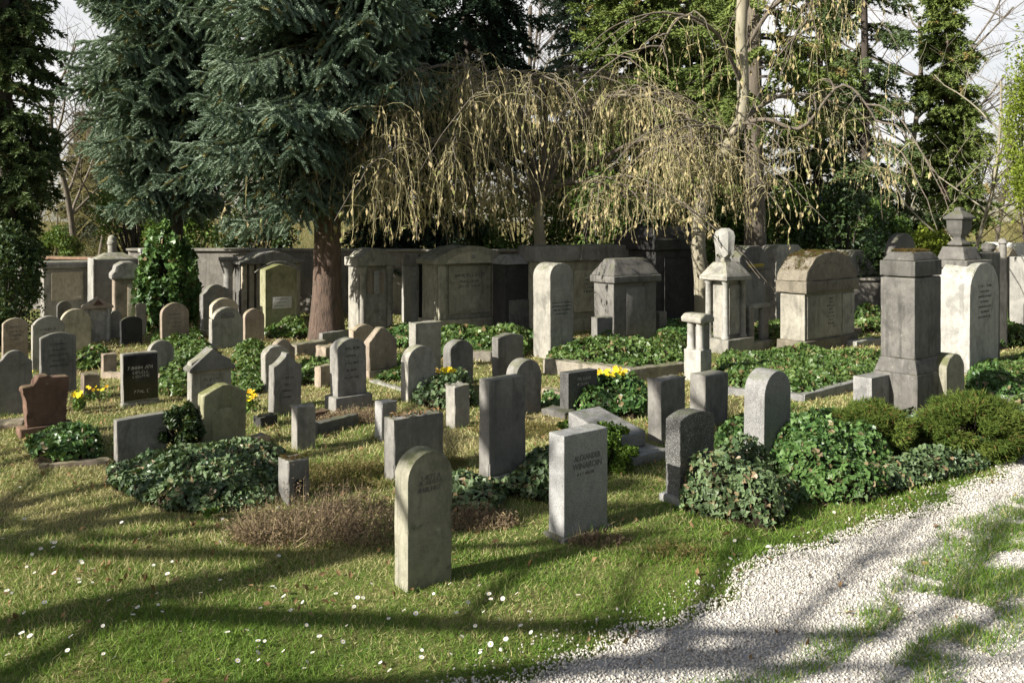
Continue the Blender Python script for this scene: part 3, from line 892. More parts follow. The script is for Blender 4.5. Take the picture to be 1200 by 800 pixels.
# dark stepped chamber with a bright pillar left of it
r, w, t, Y, z = mon('stepped_monument', 'dark recessed monument with a bright square corner pillar, left of the curved pediment', (472, 482, 502), 384, th=R(34), t=.4)
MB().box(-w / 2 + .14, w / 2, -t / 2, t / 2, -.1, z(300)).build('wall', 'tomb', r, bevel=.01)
MB().box(-w / 2, -w / 2 + .138, -t / 2 - .05, t / 2, -.1, z(313)).build('pillar', 'pale', r, bevel=.01)  # paler than the wall; sunlight on the left side is put into the colour
MB().box(-w / 2 + .01, -w / 2 + .14, -t / 2 - .03, t / 2 - .02, z(313) + .001, z(298)).build('pillar_cap', 'grey', r, bevel=.015)

# dark alcove right of the curved pediment
r, w, t, Y, z = mon('wall_tomb', 'dark wall tomb in shade with a pale tilted cover slab', (588, 592, 628), 392, th=R(34), t=.4)
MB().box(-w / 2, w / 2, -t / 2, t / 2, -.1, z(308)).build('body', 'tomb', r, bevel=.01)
MB().frustum(-w / 2 - .03, w / 2 + .03, -t / 2 - .05, t / 2 + .05, z(308) + .001, z(297), .1, .14).build('cover_slab', 'pale', r, bevel=.012)
MB().box(-w * .38, w * .38, -t / 2 - .02, -t / 2 + .01, z(386), z(350)).build('panel', 'dark', r, bevel=.006, cell=0)

# mossy tomb with white plaque
r, w, t, Y, z = mon('mossy_tomb', 'upright green mossy tomb with a small white plaque, left of the big spruce trunk', (303, 311, 348), 390, th=R(34), t=.32)
za = z(316)
MB().prism([(x, max(a, -.1)) for x, a in profile('gable', w, z(308), .09, 2)], -t / 2, t / 2, inset=(.05, .02)).build('slab', 'moss', r, bevel=.012)
MB().box(-w * .27, w * .33, -t / 2 - .003, -t / 2 + .03, z(360), z(346)).build('plaque', 'plaque', r, bevel=.003, cell=0)
scribble([(z(349), .12, .016), (z(353), .1, .014), (z(357), .13, .014)], -t / 2 - .003, 'engr_soft', r)

# arched hood monument behind it
r, w, t, Y, z = mon('arched_monument', 'broad monument with sweeping arched cornice and slender pilasters behind the mossy tomb', (277, 284, 352), 380, th=R(34), t=.5)
zc = z(309)
MB().prism([(-w / 2, -.1), (w / 2, -.1), (w / 2, zc), (-w / 2, zc)], -t / 2 + .15, t / 2).build('back_wall', 'dark', r, bevel=.01)
q = w / 2 + .08
MB().prism([(-q, zc + .001), (q, zc + .001), (q, zc + .06), (q * .7, zc + .09), (q * .4, z(296)), (0, z(293)), (-q * .4, z(296)), (-q * .7, zc + .09), (-q, zc + .06)], -t / 2 - .06, t / 2 + .05).build('cornice', 'darkgrey', r, bevel=.02)
for fx in (-.46, -.34, -.22, .22, .34, .46):
    MB().box(w * fx - .045, w * fx + .045, -t / 2, -t / 2 + .09, -.1, zc - .002).build('pilaster', 'sand', r, bevel=.008)
MB().prism([(x + .12, a + z(318)) for x, a in profile('seg', .95, z(308) - z(318) + .04, .2)], -t / 2 - .1, -t / 2 - .03).build('carved_wreath', 'grey', r, bevel=.02, cell=.04, amp=.015)

# free column stub left of it
r, w, t, Y, z = mon('column_pier', 'leaning pale half column with moulded capital near the ivy', (257, 262, 273), 378, th=R(20), t=.22, cat='pier')
MB().lathe(0, 0, [(.09, -.1), (.085, z(322)), (.1, z(318)), (.16, z(308)), (.17, z(305))], 14).build('shaft', 'pale', r, bevel=0, cell=0)
MB().box(-.18, .18, -.18, .18, z(305) + .001, z(303) + .03).build('abacus', 'grey', r, bevel=.01)

# far-left monuments
r, w, t, Y, z = mon('panel_tomb', 'broad low panelled tomb with flat dark cornice by the dark hedge', (47, 51, 105), 382, th=R(35), t=.5)
MB().box(-w / 2, w / 2, -t / 2, t / 2, -.1, z(314)).build('body', 'grey', r, bevel=.012)
MB().box(-w * .33, w * .36, -t / 2 - .02, -t / 2 + .01, z(352), z(318), inset=(.04, .012)).build('panel', 'sand', r, bevel=.005, cell=0)
MB().box(-w / 2 - .05, w / 2 + .05, -t / 2 - .08, t / 2 + .06, z(314) + .001, z(306)).build('cornice', 'darkgrey', r, bevel=.03)
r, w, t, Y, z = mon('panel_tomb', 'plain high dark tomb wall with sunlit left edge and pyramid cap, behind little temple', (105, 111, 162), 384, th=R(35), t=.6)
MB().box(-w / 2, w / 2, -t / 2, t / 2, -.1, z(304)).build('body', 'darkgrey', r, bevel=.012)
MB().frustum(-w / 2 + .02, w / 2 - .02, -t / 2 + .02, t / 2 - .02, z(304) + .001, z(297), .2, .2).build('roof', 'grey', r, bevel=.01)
MB().box(-w / 2 - .03, -w / 2 - .002, -t / 2 - .02, t / 2, -.1, z(303)).build('sunlit_edge_strip', 'pale', r, bevel=.006)  # thin pale strip added; sunlight on the left edge is put into its colour
r, w, t, Y, z = mon('round_post', 'slim round-topped stone post sticking up above the tombs at far left', (125, 128, 137), 372, th=R(35), t=.2, cat='post')
b = MB().lathe(0, 0, [(.085, -.1), (.085, z(287)), (.1, z(286)), (.1, z(283)), (.085, z(282)), (.08, z(278)), (.05, z(276)), (.01, z(275))], 14)
b.build('shaft', 'grey', r, bevel=0, cell=0)
r, w, t, Y, z = mon('roofed_tombstone', 'brown sandstone tomb with dark curved mansard top left of the ivy column', (129, 134, 165), 390, th=R(30), t=.45)
MB().box(-w / 2, w / 2, -t / 2, t / 2, -.1, z(328)).build('body', 'brown', r, bevel=.012)
q = w / 2 + .05
MB().prism([(-q, z(328) + .001), (q, z(328) + .001), (q, z(322)), (q * .8, z(318)), (q * .72, z(312)), (q * .3, z(308)), (-q * .3, z(308)), (-q * .72, z(312)), (-q * .8, z(318)), (-q, z(322))], -t / 2 - .05, t / 2 + .05).build('roof', 'darkgrey', r, bevel=.012)
MB().box(w * .0, w * .4, -t / 2 - .012, -t / 2 + .01, z(372), z(334)).build('panel', 'sand', r, bevel=.004, cell=0)
r, w, t, Y, z = mon('gate_pillar', 'bright white square pillar half swallowed by the ivy column', (163, 166, 172), 384, th=R(30), t=.3, cat='pillar')
MB().box(-w / 2, w / 2, -t / 2, t / 2, -.1, z(296)).build('shaft', 'pale', r, bevel=.012)
MB().box(-w / 2 - .03, w / 2 + .03, -t / 2 - .03, t / 2 + .03, z(296) + .001, z(291)).build('cap', 'pale', r, bevel=.012)
r, w, t, Y, z = mon('small_temple_stone', 'little temple-shaped stone with pediment and red triangle between tiny columns', (95, 99, 131), 402, th=R(32), t=.2)
zc = z(362)
MB().box(-w / 2 + .05, w / 2 - .05, -t / 2 + .06, t / 2, -.1, zc).build('body', 'grey', r, bevel=.006)
MB().prism([(-w / 2 - .03, zc + .001), (w / 2 + .03, zc + .001), (w / 2 + .03, zc + .04), (0, z(349)), (-w / 2 - .03, zc + .04)], -t / 2, t / 2 + .02).build('pediment', 'brown', r, bevel=.008)
MB().prism([(-.08, zc + .06), (.08, zc + .06), (0, zc + .15)], -t / 2 - .006, -t / 2 + .01).build('triangle', 'red', r, bevel=.002, cell=0)
for sx in (-1, 1):
    MB().lathe(sx * (w / 2 - .04), -t / 2 + .05, [(.04, -.1), (.035, .05), (.032, zc - .04), (.045, zc - .001)], 12).build('column', 'pale', r, bevel=0, cell=0)

# gabled tomb behind the mossy roof
r, w, t, Y, z = mon('gabled_tomb', 'grey gabled tomb with small cross in its pediment behind the mossy-roofed one', (977, 984, 1023), 372, th=R(30), t=.45)
zc = z(322)
MB().box(-w / 2, w / 2, -t / 2, t / 2, -.1, zc).build('body', 'darkgrey', r, bevel=.01)
MB().prism([(-w / 2 - .06, zc + .001), (w / 2 + .06, zc + .001), (w / 2 + .06, zc + .05), (.12, z(292)), (-.12, z(292)), (-w / 2 - .06, zc + .05)], -t / 2 - .06, t / 2 + .04).build('gable', 'grey', r, bevel=.012)
bb = MB().box(-.012, .012, -t / 2 - .072, -t / 2 - .055, z(318), z(302)); bb.box(-.05, .05, -t / 2 - .071, -t / 2 - .056, z(308), z(306.5)); bb.build('cross', 'tomb', r, bevel=0, cell=0)

# urn on pedestal at the right
X, Yq = at(1124, 11.6)
r = empty('urn_pedestal', (X, Yq, 0), R(30)); tag(r, 'dark lidded square urn on a stepped pedestal behind the white stone', 'monument', 'family monuments along the back')
z = lambda py: HC - (py - YH) / F * 11.6
MB().box(-.24, .24, -.24, .24, -.1, z(313)).build('pedestal', 'darkgrey', r, bevel=.012)
b = MB().box(-.29, .29, -.29, .29, z(313) + .001, z(304)); b.frustum(-.2, .2, -.2, .2, z(304) + .001, z(289), .05, .05)
b.build('step', 'dark', r, bevel=.01)
MB().box(.30, .72, -.14, .14, -.1, z(296)).build('side_block', 'dark', r, bevel=.012)
b = MB().lathe(0, 0, [(.10, z(289)), (.15, z(287)), (.15, z(285)), (.085, z(281)), (.08, z(278)), (.125, z(274)), (.155, z(268)), (.165, z(257))], 4, flat=True); b.build('urn', 'dark', r, bevel=.008, cell=.05)
b = MB().lathe(0, 0, [(.205, z(257) + .001), (.205, z(254.5)), (.14, z(250)), (.075, z(247)), (.065, z(244)), (.02, z(242.5))], 4, flat=True); b.build('lid', 'dark', r, bevel=.008, cell=.05)

# dark pieces beside it
X, Yq = at(1160, 13.5)
r = empty('bust_monument', (X, Yq, 0), R(20)); tag(r, 'low dark block with knobbly carved top right of the urn', 'monument', 'family monuments along the back')
z = lambda py: HC - (py - YH) / F * 13.5
MB().box(-.2, .2, -.15, .15, -.1, z(302)).build('block', 'dark', r, bevel=.01)
MB().lathe(-.03, 0, [(.13, z(302) + .001), (.07, z(296)), (.11, z(291)), (.10, z(286)), (.03, z(284))], 10).build('carved_top', 'dark', r, bevel=0, cell=.05, amp=.02)
X, Yq = at(1175, 14.5)
r = empty('round_post', (X, Yq, 0), 0); tag(r, 'thin dark post before the white wall at right', 'post', 'family monuments along the back')
z = lambda py: HC - (py - YH) / F * 14.5
MB().lathe(0, 0, [(.06, -.1), (.06, z(286)), (.08, z(285)), (.06, z(281)), (.02, z(279))], 12).build('shaft', 'darkgrey', r, bevel=0, cell=0)

# tilted lectern slab on its low base
X, Y = ground_pt(739, 548)
r = empty('slanted_grave_slab', (X, Y, 0), TH); tag(r, 'grey slanting grave slab on dark low base beside the bright green bush', 'grave slab', 'headstones in the grave rows')
MB().box(-.02, .44, -.02, .60, -.1, .085).build('step', 'mgranite', r, bevel=.012)
b = bmesh.new()
pts = [(-.02, .16, .086), (.36, .16, .086), (.36, .72, .086), (-.02, .72, .086), (-.02, .16, .215), (.36, .16, .215), (.36, .72, .33), (-.02, .72, .33)]
vs = [b.verts.new(c) for c in pts]
for f in ((3, 2, 1, 0), (4, 5, 6, 7), (0, 1, 5, 4), (1, 2, 6, 5), (2, 3, 7, 6), (3, 0, 4, 7)): b.faces.new([vs[i] for i in f])
to_mesh('slab', finish(b, bevel=.012, cell=.06, seed=3), M['mgranite'], r)


# ------------------------------------------------------------------ kerbs and walls
def kerb(label, a, b_, h=.12, t=.12, mat='rubble', name='grave_kerb', cat='kerb', group='stone grave kerbs', rough=.02, world=False, z0=-.08):
    p = a if world else ground_pt(*a); q = b_ if world else ground_pt(*b_)
    d = Vector((q[0] - p[0], q[1] - p[1], 0)); L = d.length
    o = MB().box(-L / 2, L / 2, 0, t, z0, h).build(name, mat, None, bevel=.012, cell=.05, amp=.006, top_rough=rough, side_rough=rough * .5)
    o.location = ((p[0] + q[0]) / 2, (p[1] + q[1]) / 2, 0); o.rotation_euler = (0, 0, math.atan2(d.y, d.x))
    return tag(o, label, cat, group)


kerb('rough pale kerb wall below the long ivy bed in the middle', (636, 436), (735, 448), .17, .16)
kerb('rough kerb wall continuing right of the ivy bed towards the little column', (738, 449), (806, 440), .16, .16)
kerb('smooth grey kerb along the front left of the right ivy bed', (848, 464), (942, 473), .10, .10, 'mgranite', rough=.002)
kerb('smooth grey kerb running back right beneath the ivy towards the pier', (943, 473), (1036, 448), .10, .10, 'mgranite', rough=.002)
kerb('brown thin edging under the small ivy bush at left', (46, 553), (128, 545), .05, .06, 'brown')
kerb('dark low kerb behind the small stump stones', (372, 508), (420, 496), .09, .10, 'dark')
kerb('dark earth-stained kerb right of the pointed stone', (355, 495), (388, 488), .07, .12, 'red')
kerb('pale little kerb below the ivy at the gabled stone', (432, 450), (474, 462), .05, .08, 'pale')
kerb('broken kerb block at the spruce foot', (348, 418), (382, 412), .17, .2, 'rubble')
kerb('weathered kerb block right of the spruce foot', (382, 424), (402, 421), .20, .25, 'brown')
kerb('low dark kerb slab leaning beside the spruce trunk', (378, 404), (410, 399), .18, .1, 'darkgrey')
kerb('short stone step below the kerb blocks at the spruce', (376, 456), (390, 453), .26, .12, 'brown')
kerb('pale kerb before the ivy under the curved pediment tomb', (520, 423), (606, 424), .14, .14, 'rubble')
kerb('low stone edging right of the half-round dark stone', (634, 463), (658, 469), .08, .12, 'brown')
kerb('flat dark step before the dark polished slab', (634, 484), (662, 490), .05, .2, 'dark')
kerb('pale stone edge at far right by the dark clipped bush', (1170, 478), (1240, 478), .08, .3, 'pale')
kerb('grey kerb behind the dark clipped bush at right', (1110, 470), (1180, 490), .06, .12, 'mgranite', rough=.002)
kerb('low kerb behind the white rounded stone', (1165, 410), (1200, 396), .12, .12, 'rubble')
kerb('pale block end beside the mossy-roofed tomb', (1004, 408), (1032, 404), .10, .18, 'pale')
kerb('short brown kerb right of the mossy tomb roof', (1000, 394), (1036, 386), .12, .12, 'brown')
kerb('small flat plinth stone beneath the mossy green stone', (283, 527), (316, 518), .07, .12, 'brown')
kerb('dark step stone at foot of the pointed stone', (305, 502), (326, 498), .10, .14, 'tomb')
kerb('flat stone lying at the left edge of the lawn', (-10, 505), (26, 503), .06, .25, 'brown')
kerb('low pale kerb by the black stone', (118, 442), (190, 446), .06, .1, 'brown')


def wall(label, p, q, h, t, mat, coping=None, name='cemetery_wall', cmat='tile'):
    d = Vector((q[0] - p[0], q[1] - p[1], 0)); L = d.length
    r = empty(name, ((p[0] + q[0]) / 2, (p[1] + q[1]) / 2, 0), math.atan2(d.y, d.x))
    MB().box(-L / 2, L / 2, 0, t, -.2, h).build('masonry', mat, r, bevel=.01, cell=.3, amp=.006)
    if coping: MB().prism([(-L / 2 - .02, h + .002), (L / 2 + .02, h + .002), (L / 2 + .02, h + .05), (-L / 2 - .02, h + .05)], -.06, t + .06).build('coping', cmat, r, bevel=.015, cell=.25, top_rough=.02)
    return tag(r, label, 'wall')


wall('long plastered cemetery wall running behind the monuments', (at(150, 18.6)), (at(640, 17.9)), 1.33, .3, 'wall', True, cmat='wall')
wall('short low wall with red tiled coping beside the dark hedge', (at(20, 19.5)), (at(108, 19.0)), 1.12, .3, 'wall', True)
wall('bright white wall beyond the trees at the far right', (at(1080, 30)), (at(1320, 27)), 1.25, .25, 'whitewall', None)
wall('dark shaded cemetery wall behind the urn monument', (at(690, 18.2)), (at(1060, 17.6)), .75, .3, 'wall', True, cmat='wall')

# ------------------------------------------------------------------ ground and path
rng = np.random.default_rng(42)


def gz_np(x, y):
    r = np.hypot(x, y)
    k = np.clip(1 - (r - 25) / 20, 0, 1)
    return k * (0.018 * np.sin(1.3 * x + .7) * np.sin(1.1 * y) + 0.012 * np.sin(2.9 * x + 1.9 * y))


PA = math.atan2(2.76, 3.56)                       # path direction
PU = np.array([math.cos(PA), math.sin(PA)]); PN = np.array([math.sin(PA), -math.cos(PA)])
P0 = np.array([0.0, 3.79])


def path_uv(x, y):
    """along the path, across it (0 at its left edge)"""
    dx, dy = x - P0[0], y - P0[1]
    return dx * PU[0] + dy * PU[1], dx * PN[0] + dy * PN[1]


def wob(u):
    return .07 * np.sin(u * 2.1) + .05 * np.sin(u * 5.3 + 1) + .025 * np.sin(u * 13 + 2)


def grid(xs, ys):
    X, Y = np.meshgrid(xs, ys)
    nx, ny = len(xs), len(ys)
    i = np.arange(nx - 1)[None, :] + np.arange(ny - 1)[:, None] * nx
    Fq = np.stack([i, i + 1, i + nx + 1, i + nx], axis=2).reshape(-1, 4)
    return X.ravel(), Y.ravel(), Fq


a = np.concatenate([[-700, -300, -120, -60, -30], np.arange(-18, 18.01, .2), [30, 60, 120, 300, 700]])
b = np.concatenate([[-300, -100, -40, -15], np.arange(-6, 24.01, .2), [30, 45, 70, 120, 250, 500, 1200]])
gx, gy, gf = grid(a, b)
me = np_mesh("ground", np.stack([gx, gy, gz_np(gx, gy)], 1), gf, True)
m, nt, bs, out = mat_new("cemetery_soil_and_turf")
h = N(nt); tc = h.node("ShaderNodeTexCoord"); v = tc.outputs["Object"]
col = h.mix(h.ramp(h.noise(v, 1.1, 6, .65), .35, .68), (.09, .15, .028), (.22, .21, .08))
col = h.mix(h.ramp(h.noise(v, 5.5, 6, .7), .45, .75), col, (.15, .115, .055))
col = h.mix(h.ramp(h.noise(v, 28, 5, .7), .5, .8), col, (.055, .075, .018))
col = h.mix(h.ramp(h.noise(v, 70, 4, .7), .56, .75), col, (.28, .22, .11))
sp = h.node("ShaderNodeSeparateXYZ"); h.link(v, sp.inputs[0])
gr = h.ramp(h.noise(v, .9, 4, .6), .42, .6)
back = h.math('MULTIPLY', h.ramp(h.math('SUBTRACT', sp.outputs[1], h.math('MULTIPLY', sp.outputs[0], .62)), 6.2, 7.4), gr)
col = h.mix(h.math('MULTIPLY', back, .7), col, h.mix(h.noise(v, 18, 6, .7), (.13, .085, .05), (.30, .235, .13)))
far = h.ramp(sp.outputs[1], 19, 30)
col = h.mix(far, col, h.mix(h.noise(v, .25, 5, .6), (.17, .155, .06), (.25, .22, .10)))
h.link(col, bs.inputs["Base Color"]); bs.inputs["Roughness"].default_value = .95; bs.inputs["Specular IOR Level"].default_value = .1
bp = h.node("ShaderNodeBump"); bp.inputs["Distance"].default_value = .03; bp.inputs["Strength"].default_value = .6
h.link(h.noise(v, 40, 6, .7), bp.inputs["Height"]); h.link(bp.outputs[0], bs.inputs["Normal"])
g = link("ground", me, m); tag(g, kind="structure")

# gravel path: a sheet 6 mm above the ground
us = np.arange(-3.5, 16.01, .12); vs_ = np.linspace(0, 1, 24)
U, Vv, pf = grid(us, vs_)
wd = 2.75
vv = Vv * (wd - .1) + wob(U) * (1 - Vv) + wob(U * .9 + 4) * Vv
px_ = P0[0] + U * PU[0] + vv * PN[0]; py_ = P0[1] + U * PU[1] + vv * PN[1]
edge = np.minimum(Vv, 1 - Vv)
me = np_mesh("path", np.stack([px_, py_, gz_np(px_, py_) + .012 - .022 * (edge < .01)], 1), pf[:, ::-1], True)
m, nt, bs, out = mat_new("pale_gravel_path")
h = N(nt); tc = h.node("ShaderNodeTexCoord"); v = tc.outputs["Object"]
col = h.mix(h.ramp(h.noise(v, 60, 5, .7), .3, .7), (.40, .38, .35), (.66, .64, .60))
col = h.mix(h.ramp(h.noise(v, 2.2, 6, .6), .45, .75), col, (.42, .39, .34))
col = h.mix(h.ramp(h.noise(v, 120, 3, .6), .55, .7), col, (.20, .185, .165))
h.link(col, bs.inputs["Base Color"]); bs.inputs["Roughness"].default_value = .95
bp = h.node("ShaderNodeBump"); bp.inputs["Distance"].default_value = .02; bp.inputs["Strength"].default_value = .8
h.link(h.noise(v, 90, 4, .7), bp.inputs["Height"]); h.link(bp.outputs[0], bs.inputs["Normal"])
pth = link("path", me, m); tag(pth, kind="structure")


def vnoise(x, y, s, seed=0):
    """cheap smooth noise 0..1"""
    x = x * s + seed * 13.7; y = y * s + seed * 7.3
    return .5 + .25 * (np.sin(x + 1.7 * np.sin(y * 1.3 + seed)) + np.sin(y * 1.1 + 1.9 * np.sin(x * .8 + 2.1)))


def strip_mask(x, y):
    """grass growing on the path between the wheel tracks"""
    u, v = path_uv(x, y)
    c = .97 - .05 * (u - 1.2) + .06 * np.sin(u * 1.1) + wob(u * 1.3) * .7
    w = .42 + .10 * np.sin(u * 2.3 + 1)
    k = np.clip(1 - np.abs(v - c) / w, 0, 1)
    return k * (vnoise(x, y, 4.2, 3) > .12) * (vnoise(x, y, 11, 5) > .24)


# pebbles
t_ = (1 + 5 ** .5) / 2
ico = np.array([(-1, t_, 0), (1, t_, 0), (-1, -t_, 0), (1, -t_, 0), (0, -1, t_), (0, 1, t_), (0, -1, -t_), (0, 1, -t_), (t_, 0, -1), (t_, 0, 1), (-t_, 0, -1), (-t_, 0, 1)]) / 1.9
icof = np.array([(0, 11, 5), (0, 5, 1), (0, 1, 7), (0, 7, 10), (0, 10, 11), (1, 5, 9), (5, 11, 4), (11, 10, 2), (10, 7, 6), (7, 1, 8), (3, 9, 4), (3, 4, 2), (3, 2, 6), (3, 6, 8), (3, 8, 9), (4, 9, 5), (2, 4, 11), (6, 2, 10), (8, 6, 7), (9, 8, 1)])


def rand_rot(n, r=rng):
    d = r.normal(size=(n, 3)); u = r.normal(size=(n, 3))
    return frames(d, u)


n = 150000
u = rng.uniform(-1.5, 7.5, n) ; v = rng.uniform(-.16, 2.8, n)
x = P0[0] + u * PU[0] + v * PN[0]; y = P0[1] + u * PU[1] + v * PN[1]
keep = (y > 2.7) & (np.abs(x / np.maximum(y, .1)) < .85) & ((v > wob(u) - .02) | (rng.random(n) < .09)) & (rng.random(n) > strip_mask(x, y) ** .45 * .98)
keep &= rng.random(n) < np.clip(1.35 - (y - 3.5) * .16, .3, 1)
x, y = x[keep], y[keep]; n = len(x)
s = rng.uniform(.0032, .0082, n) * np.where(rng.random(n) < .08, 1.6, 1)
V, Fx = scatter(ico, icof, np.stack([x, y, gz_np(x, y) + .014], 1), rand_rot(n), np.stack([s, s * rng.uniform(.7, 1, n), s * rng.uniform(.5, .8, n)], 1))
g = link("gravel", np_mesh("gravel", V, Fx, True, np.repeat(rng.random(n), 12)), M['pebble']); tag(g, "loose pale pebbles covering the path", None, None, "stuff")

# ------------------------------------------------------------------ beds, ivy, shrubs
BEDS = []      # ground polygons where no grass grows


def in_poly(x, y, poly):
    ins = np.zeros(len(x), bool)
    j = len(poly) - 1
    for i in range(len(poly)):
        xi, yi = poly[i]; xj, yj = poly[j]
        c = ((yi > y) != (yj > y)) & (x < (xj - xi) * (y - yi) / (yj - yi + 1e-12) + xi)
        ins ^= c
        j = i
    return ins


def edge_dist(x, y, poly):
    d = np.full(len(x), 9.0)
    for i in range(len(poly)):
        ax, ay = poly[i]; bx, by = poly[(i + 1) % len(poly)]
        L = (bx - ax) ** 2 + (by - ay) ** 2
        t = np.clip(((x - ax) * (bx - ax) + (y - ay) * (by - ay)) / L, 0, 1)
        d = np.minimum(d, np.hypot(x - ax - t * (bx - ax), y - ay - t * (by - ay)))
    return d


# lobed ivy leaf folded along its midrib (y = tip)
IVY = np.array([(0, -.35, 0), (.42, -.30, .08), (.55, .05, .10), (.26, .12, .05), (0, .65, -.05), (-.26, .12, .05), (-.55, .05, .10), (-.42, -.30, .08), (0, .1, -.03)])
IVYF = np.array([(8, 0, 1), (8, 1, 2), (8, 2, 3), (8, 3, 4), (8, 4, 5), (8, 5, 6), (8, 6, 7), (8, 7, 0)])
OVAL = np.array([(0, -.5, 0), (.26, -.05, .07), (0, .5, -.04), (-.26, -.05, .07)])
OVALF = np.array([(0, 1, 2), (0, 2, 3)])
NEED = np.array([(-.09, -.5, 0), (.09, -.5, 0), (0, .5, .05), (0, -.4, -.09), (0, -.3, .09)])
NEEDF = np.array([(0, 1, 2), (3, 4, 2)])


def leaves_on(pos, nrm, size, tv, tf, spread=.7, droop=.3, r=rng):
    n = len(pos)
    nn = nrm + r.normal(size=(n, 3)) * spread
    d = r.normal(size=(n, 3)); d[:, 2] -= droop
    R_ = frames(d, nn)
    return scatter(tv, tf, pos, R_, size)


def ivy_bed(label, poly, hgt, mat='ivy', dens=900, size=.055, px=True, name='ivy_bed', group='ivy beds on the graves', steep=.25, shape=None, seed=None, cat='ivy bed', lump=.6, nograss=True, spread=.5):
    poly = [ground_pt(*p) for p in poly] if px else poly
    if nograss: BEDS.append(poly)
    r = np.random.default_rng(len(BEDS) + 100 + len(poly))
    xs = [p[0] for p in poly]; ys = [p[1] for p in poly]
    A = (max(xs) - min(xs)) * (max(ys) - min(ys))
    n = int(A * dens * 2.4)
    x = r.uniform(min(xs), max(xs), n); y = r.uniform(min(ys), max(ys), n)
    k = in_poly(x, y, poly); x, y = x[k], y[k]; n = len(x)

    def top(x, y):
        e = np.clip(edge_dist(x, y, poly) / max(.06, min(steep, hgt * 1.2)), 0, 1)
        return hgt * (np.sqrt(1 - (1 - e) ** 2) * (1 - lump + lump * 1.3 * vnoise(x, y, 5.5, len(BEDS)) * (.6 + .8 * vnoise(x, y, 13, 2))))
    hz = top(x, y)
    f = np.clip(1 - r.exponential(.16, n), 0.05, 1.08)
    z = gz_np(x, y) + hz * f + .01
    e = .03
    nx = (top(x - e, y) - top(x + e, y)) / (2 * e); ny = (top(x, y - e) - top(x, y + e)) / (2 * e)
    nrm = np.stack([nx, ny, np.ones(n)], 1); nrm /= np.linalg.norm(nrm, axis=1, keepdims=True)
    pos = np.stack([x, y, z], 1)
    pos[:, :2] += nrm[:, :2] * .05
    s = size * r.uniform(.4, 1.5, n)
    V, Fx = leaves_on(pos, nrm, s, IVY, IVYF, spread, .35, r)
    var = np.clip(.15 + .5 * vnoise(x, y, 3, 1) + r.normal(size=n) * .22, 0, 1)
    var = np.where(r.random(n) < .05, 1, np.minimum(var, .955))
    # a low dark core so that nothing shows through
    gxs = np.arange(min(xs) - .05, max(xs) + .1, .07); gys = np.arange(min(ys) - .05, max(ys) + .1, .07)
    cx, cy, cf = grid(gxs, gys)
    ins = in_poly(cx, cy, poly)
    ct = np.where(ins, top(cx, cy) * .72, -.05) + gz_np(cx, cy)
    cf = cf[ins[cf].any(axis=1)]
    V2 = np.stack([cx, cy, ct], 1)
    me = np_mesh(name, np.concatenate([V, V2]), [Fx, cf + len(V)], False, np.concatenate([np.repeat(var, len(IVY)), np.zeros(len(V2))]),
                 np.concatenate([np.zeros(len(Fx)), np.ones(len(cf))]))
    o = link(name, me, [M[mat], M['soil']])
    return tag(o, label, cat, group)


ivy_bed('big glossy ivy bed spreading behind the stump and before the low grey slab', [(132, 572), (128, 552), (190, 541), (240, 528), (330, 535), (322, 575), (318, 592), (250, 600), (190, 596)], .18, 'ivy_grey', 2000, .042)
ivy_bed('dark ivy bush in front of the red sandstone', [(34, 530), (60, 512), (110, 520), (118, 540), (80, 548), (45, 548)], .24, 'ivy', 1800, .045)
ivy_bed('straggling ivy between the round-headed stone and the tall plain slab', [(528, 598), (525, 565), (560, 574), (600, 570), (575, 605)], .18, 'ivy_grey', 1700, .042)
ivy_bed('ivy tuft behind the granite slab', [(592, 580), (610, 548), (650, 552), (690, 570), (640, 590)], .22, 'ivy_grey', 1700, .042)
ivy_bed('dense ivy mound beside the path, right of the rough granite stone', [(800, 602), (812, 572), (850, 555), (900, 552), (930, 590), (905, 622), (850, 612)], .30, 'ivy_grey', 2200, .04)
ivy_bed('tall green ivy bank spilling toward the path between the round stone and pier', [(905, 560), (905, 530), (960, 500), (1010, 515), (1050, 560), (1030, 585), (960, 590), (930, 585)], .34, 'ivy', 2200, .042)
ivy_bed('low ivy border running along the path edge below the junipers', [(1000, 592), (1010, 566), (1060, 548), (1120, 534), (1180, 516), (1200, 520), (1150, 548), (1090, 565)], .16, 'ivy_grey', 1900, .04)
ivy_bed('thin low ivy behind the round granite stone', [(838, 530), (860, 500), (960, 490), (990, 505), (900, 545)], .16, 'ivy', 800)
ivy_bed('trailing ivy between the two mossy junipers', [(1035, 530), (1040, 505), (1085, 500), (1110, 530), (1060, 545)], .22, 'ivy_grey', 1100)
ivy_bed('wide sunlit ivy bed within the smooth grey kerb', [(850, 462), (838, 436), (850, 420), (940, 415), (1030, 420), (1030, 446), (945, 470)], .16, 'ivy_light', 900, .055)
ivy_bed('long pale ivy bed behind the rough middle kerb wall', [(640, 434), (650, 418), (700, 410), (800, 404), (808, 432), (736, 444)], .24, 'ivy_light', 900, .055)
ivy_bed('darker ivy under the black tomb', [(770, 402), (775, 388), (815, 386), (822, 402)], .22, 'ivy', 700, .07)
ivy_bed('sunlit ivy strip in front of the curved pediment tomb', [(512, 420), (514, 400), (600, 396), (622, 408), (612, 420)], .26, 'ivy_light', 700, .07)
ivy_bed('ivy growing inside the frame of the urn monument', [(872, 408), (872, 392), (918, 390), (926, 406)], .24, 'ivy_light', 700, .07)
ivy_bed('pale ivy patch below the carved grey arch stone', [(272, 432), (278, 412), (306, 410), (310, 428), (296, 434)], .15, 'ivy_light', 900, .055)
ivy_bed('ivy around the black stone and small round-headed stone', [(190, 462), (188, 430), (214, 418), (222, 450), (216, 466)], .13, 'ivy_light', 900, .055)
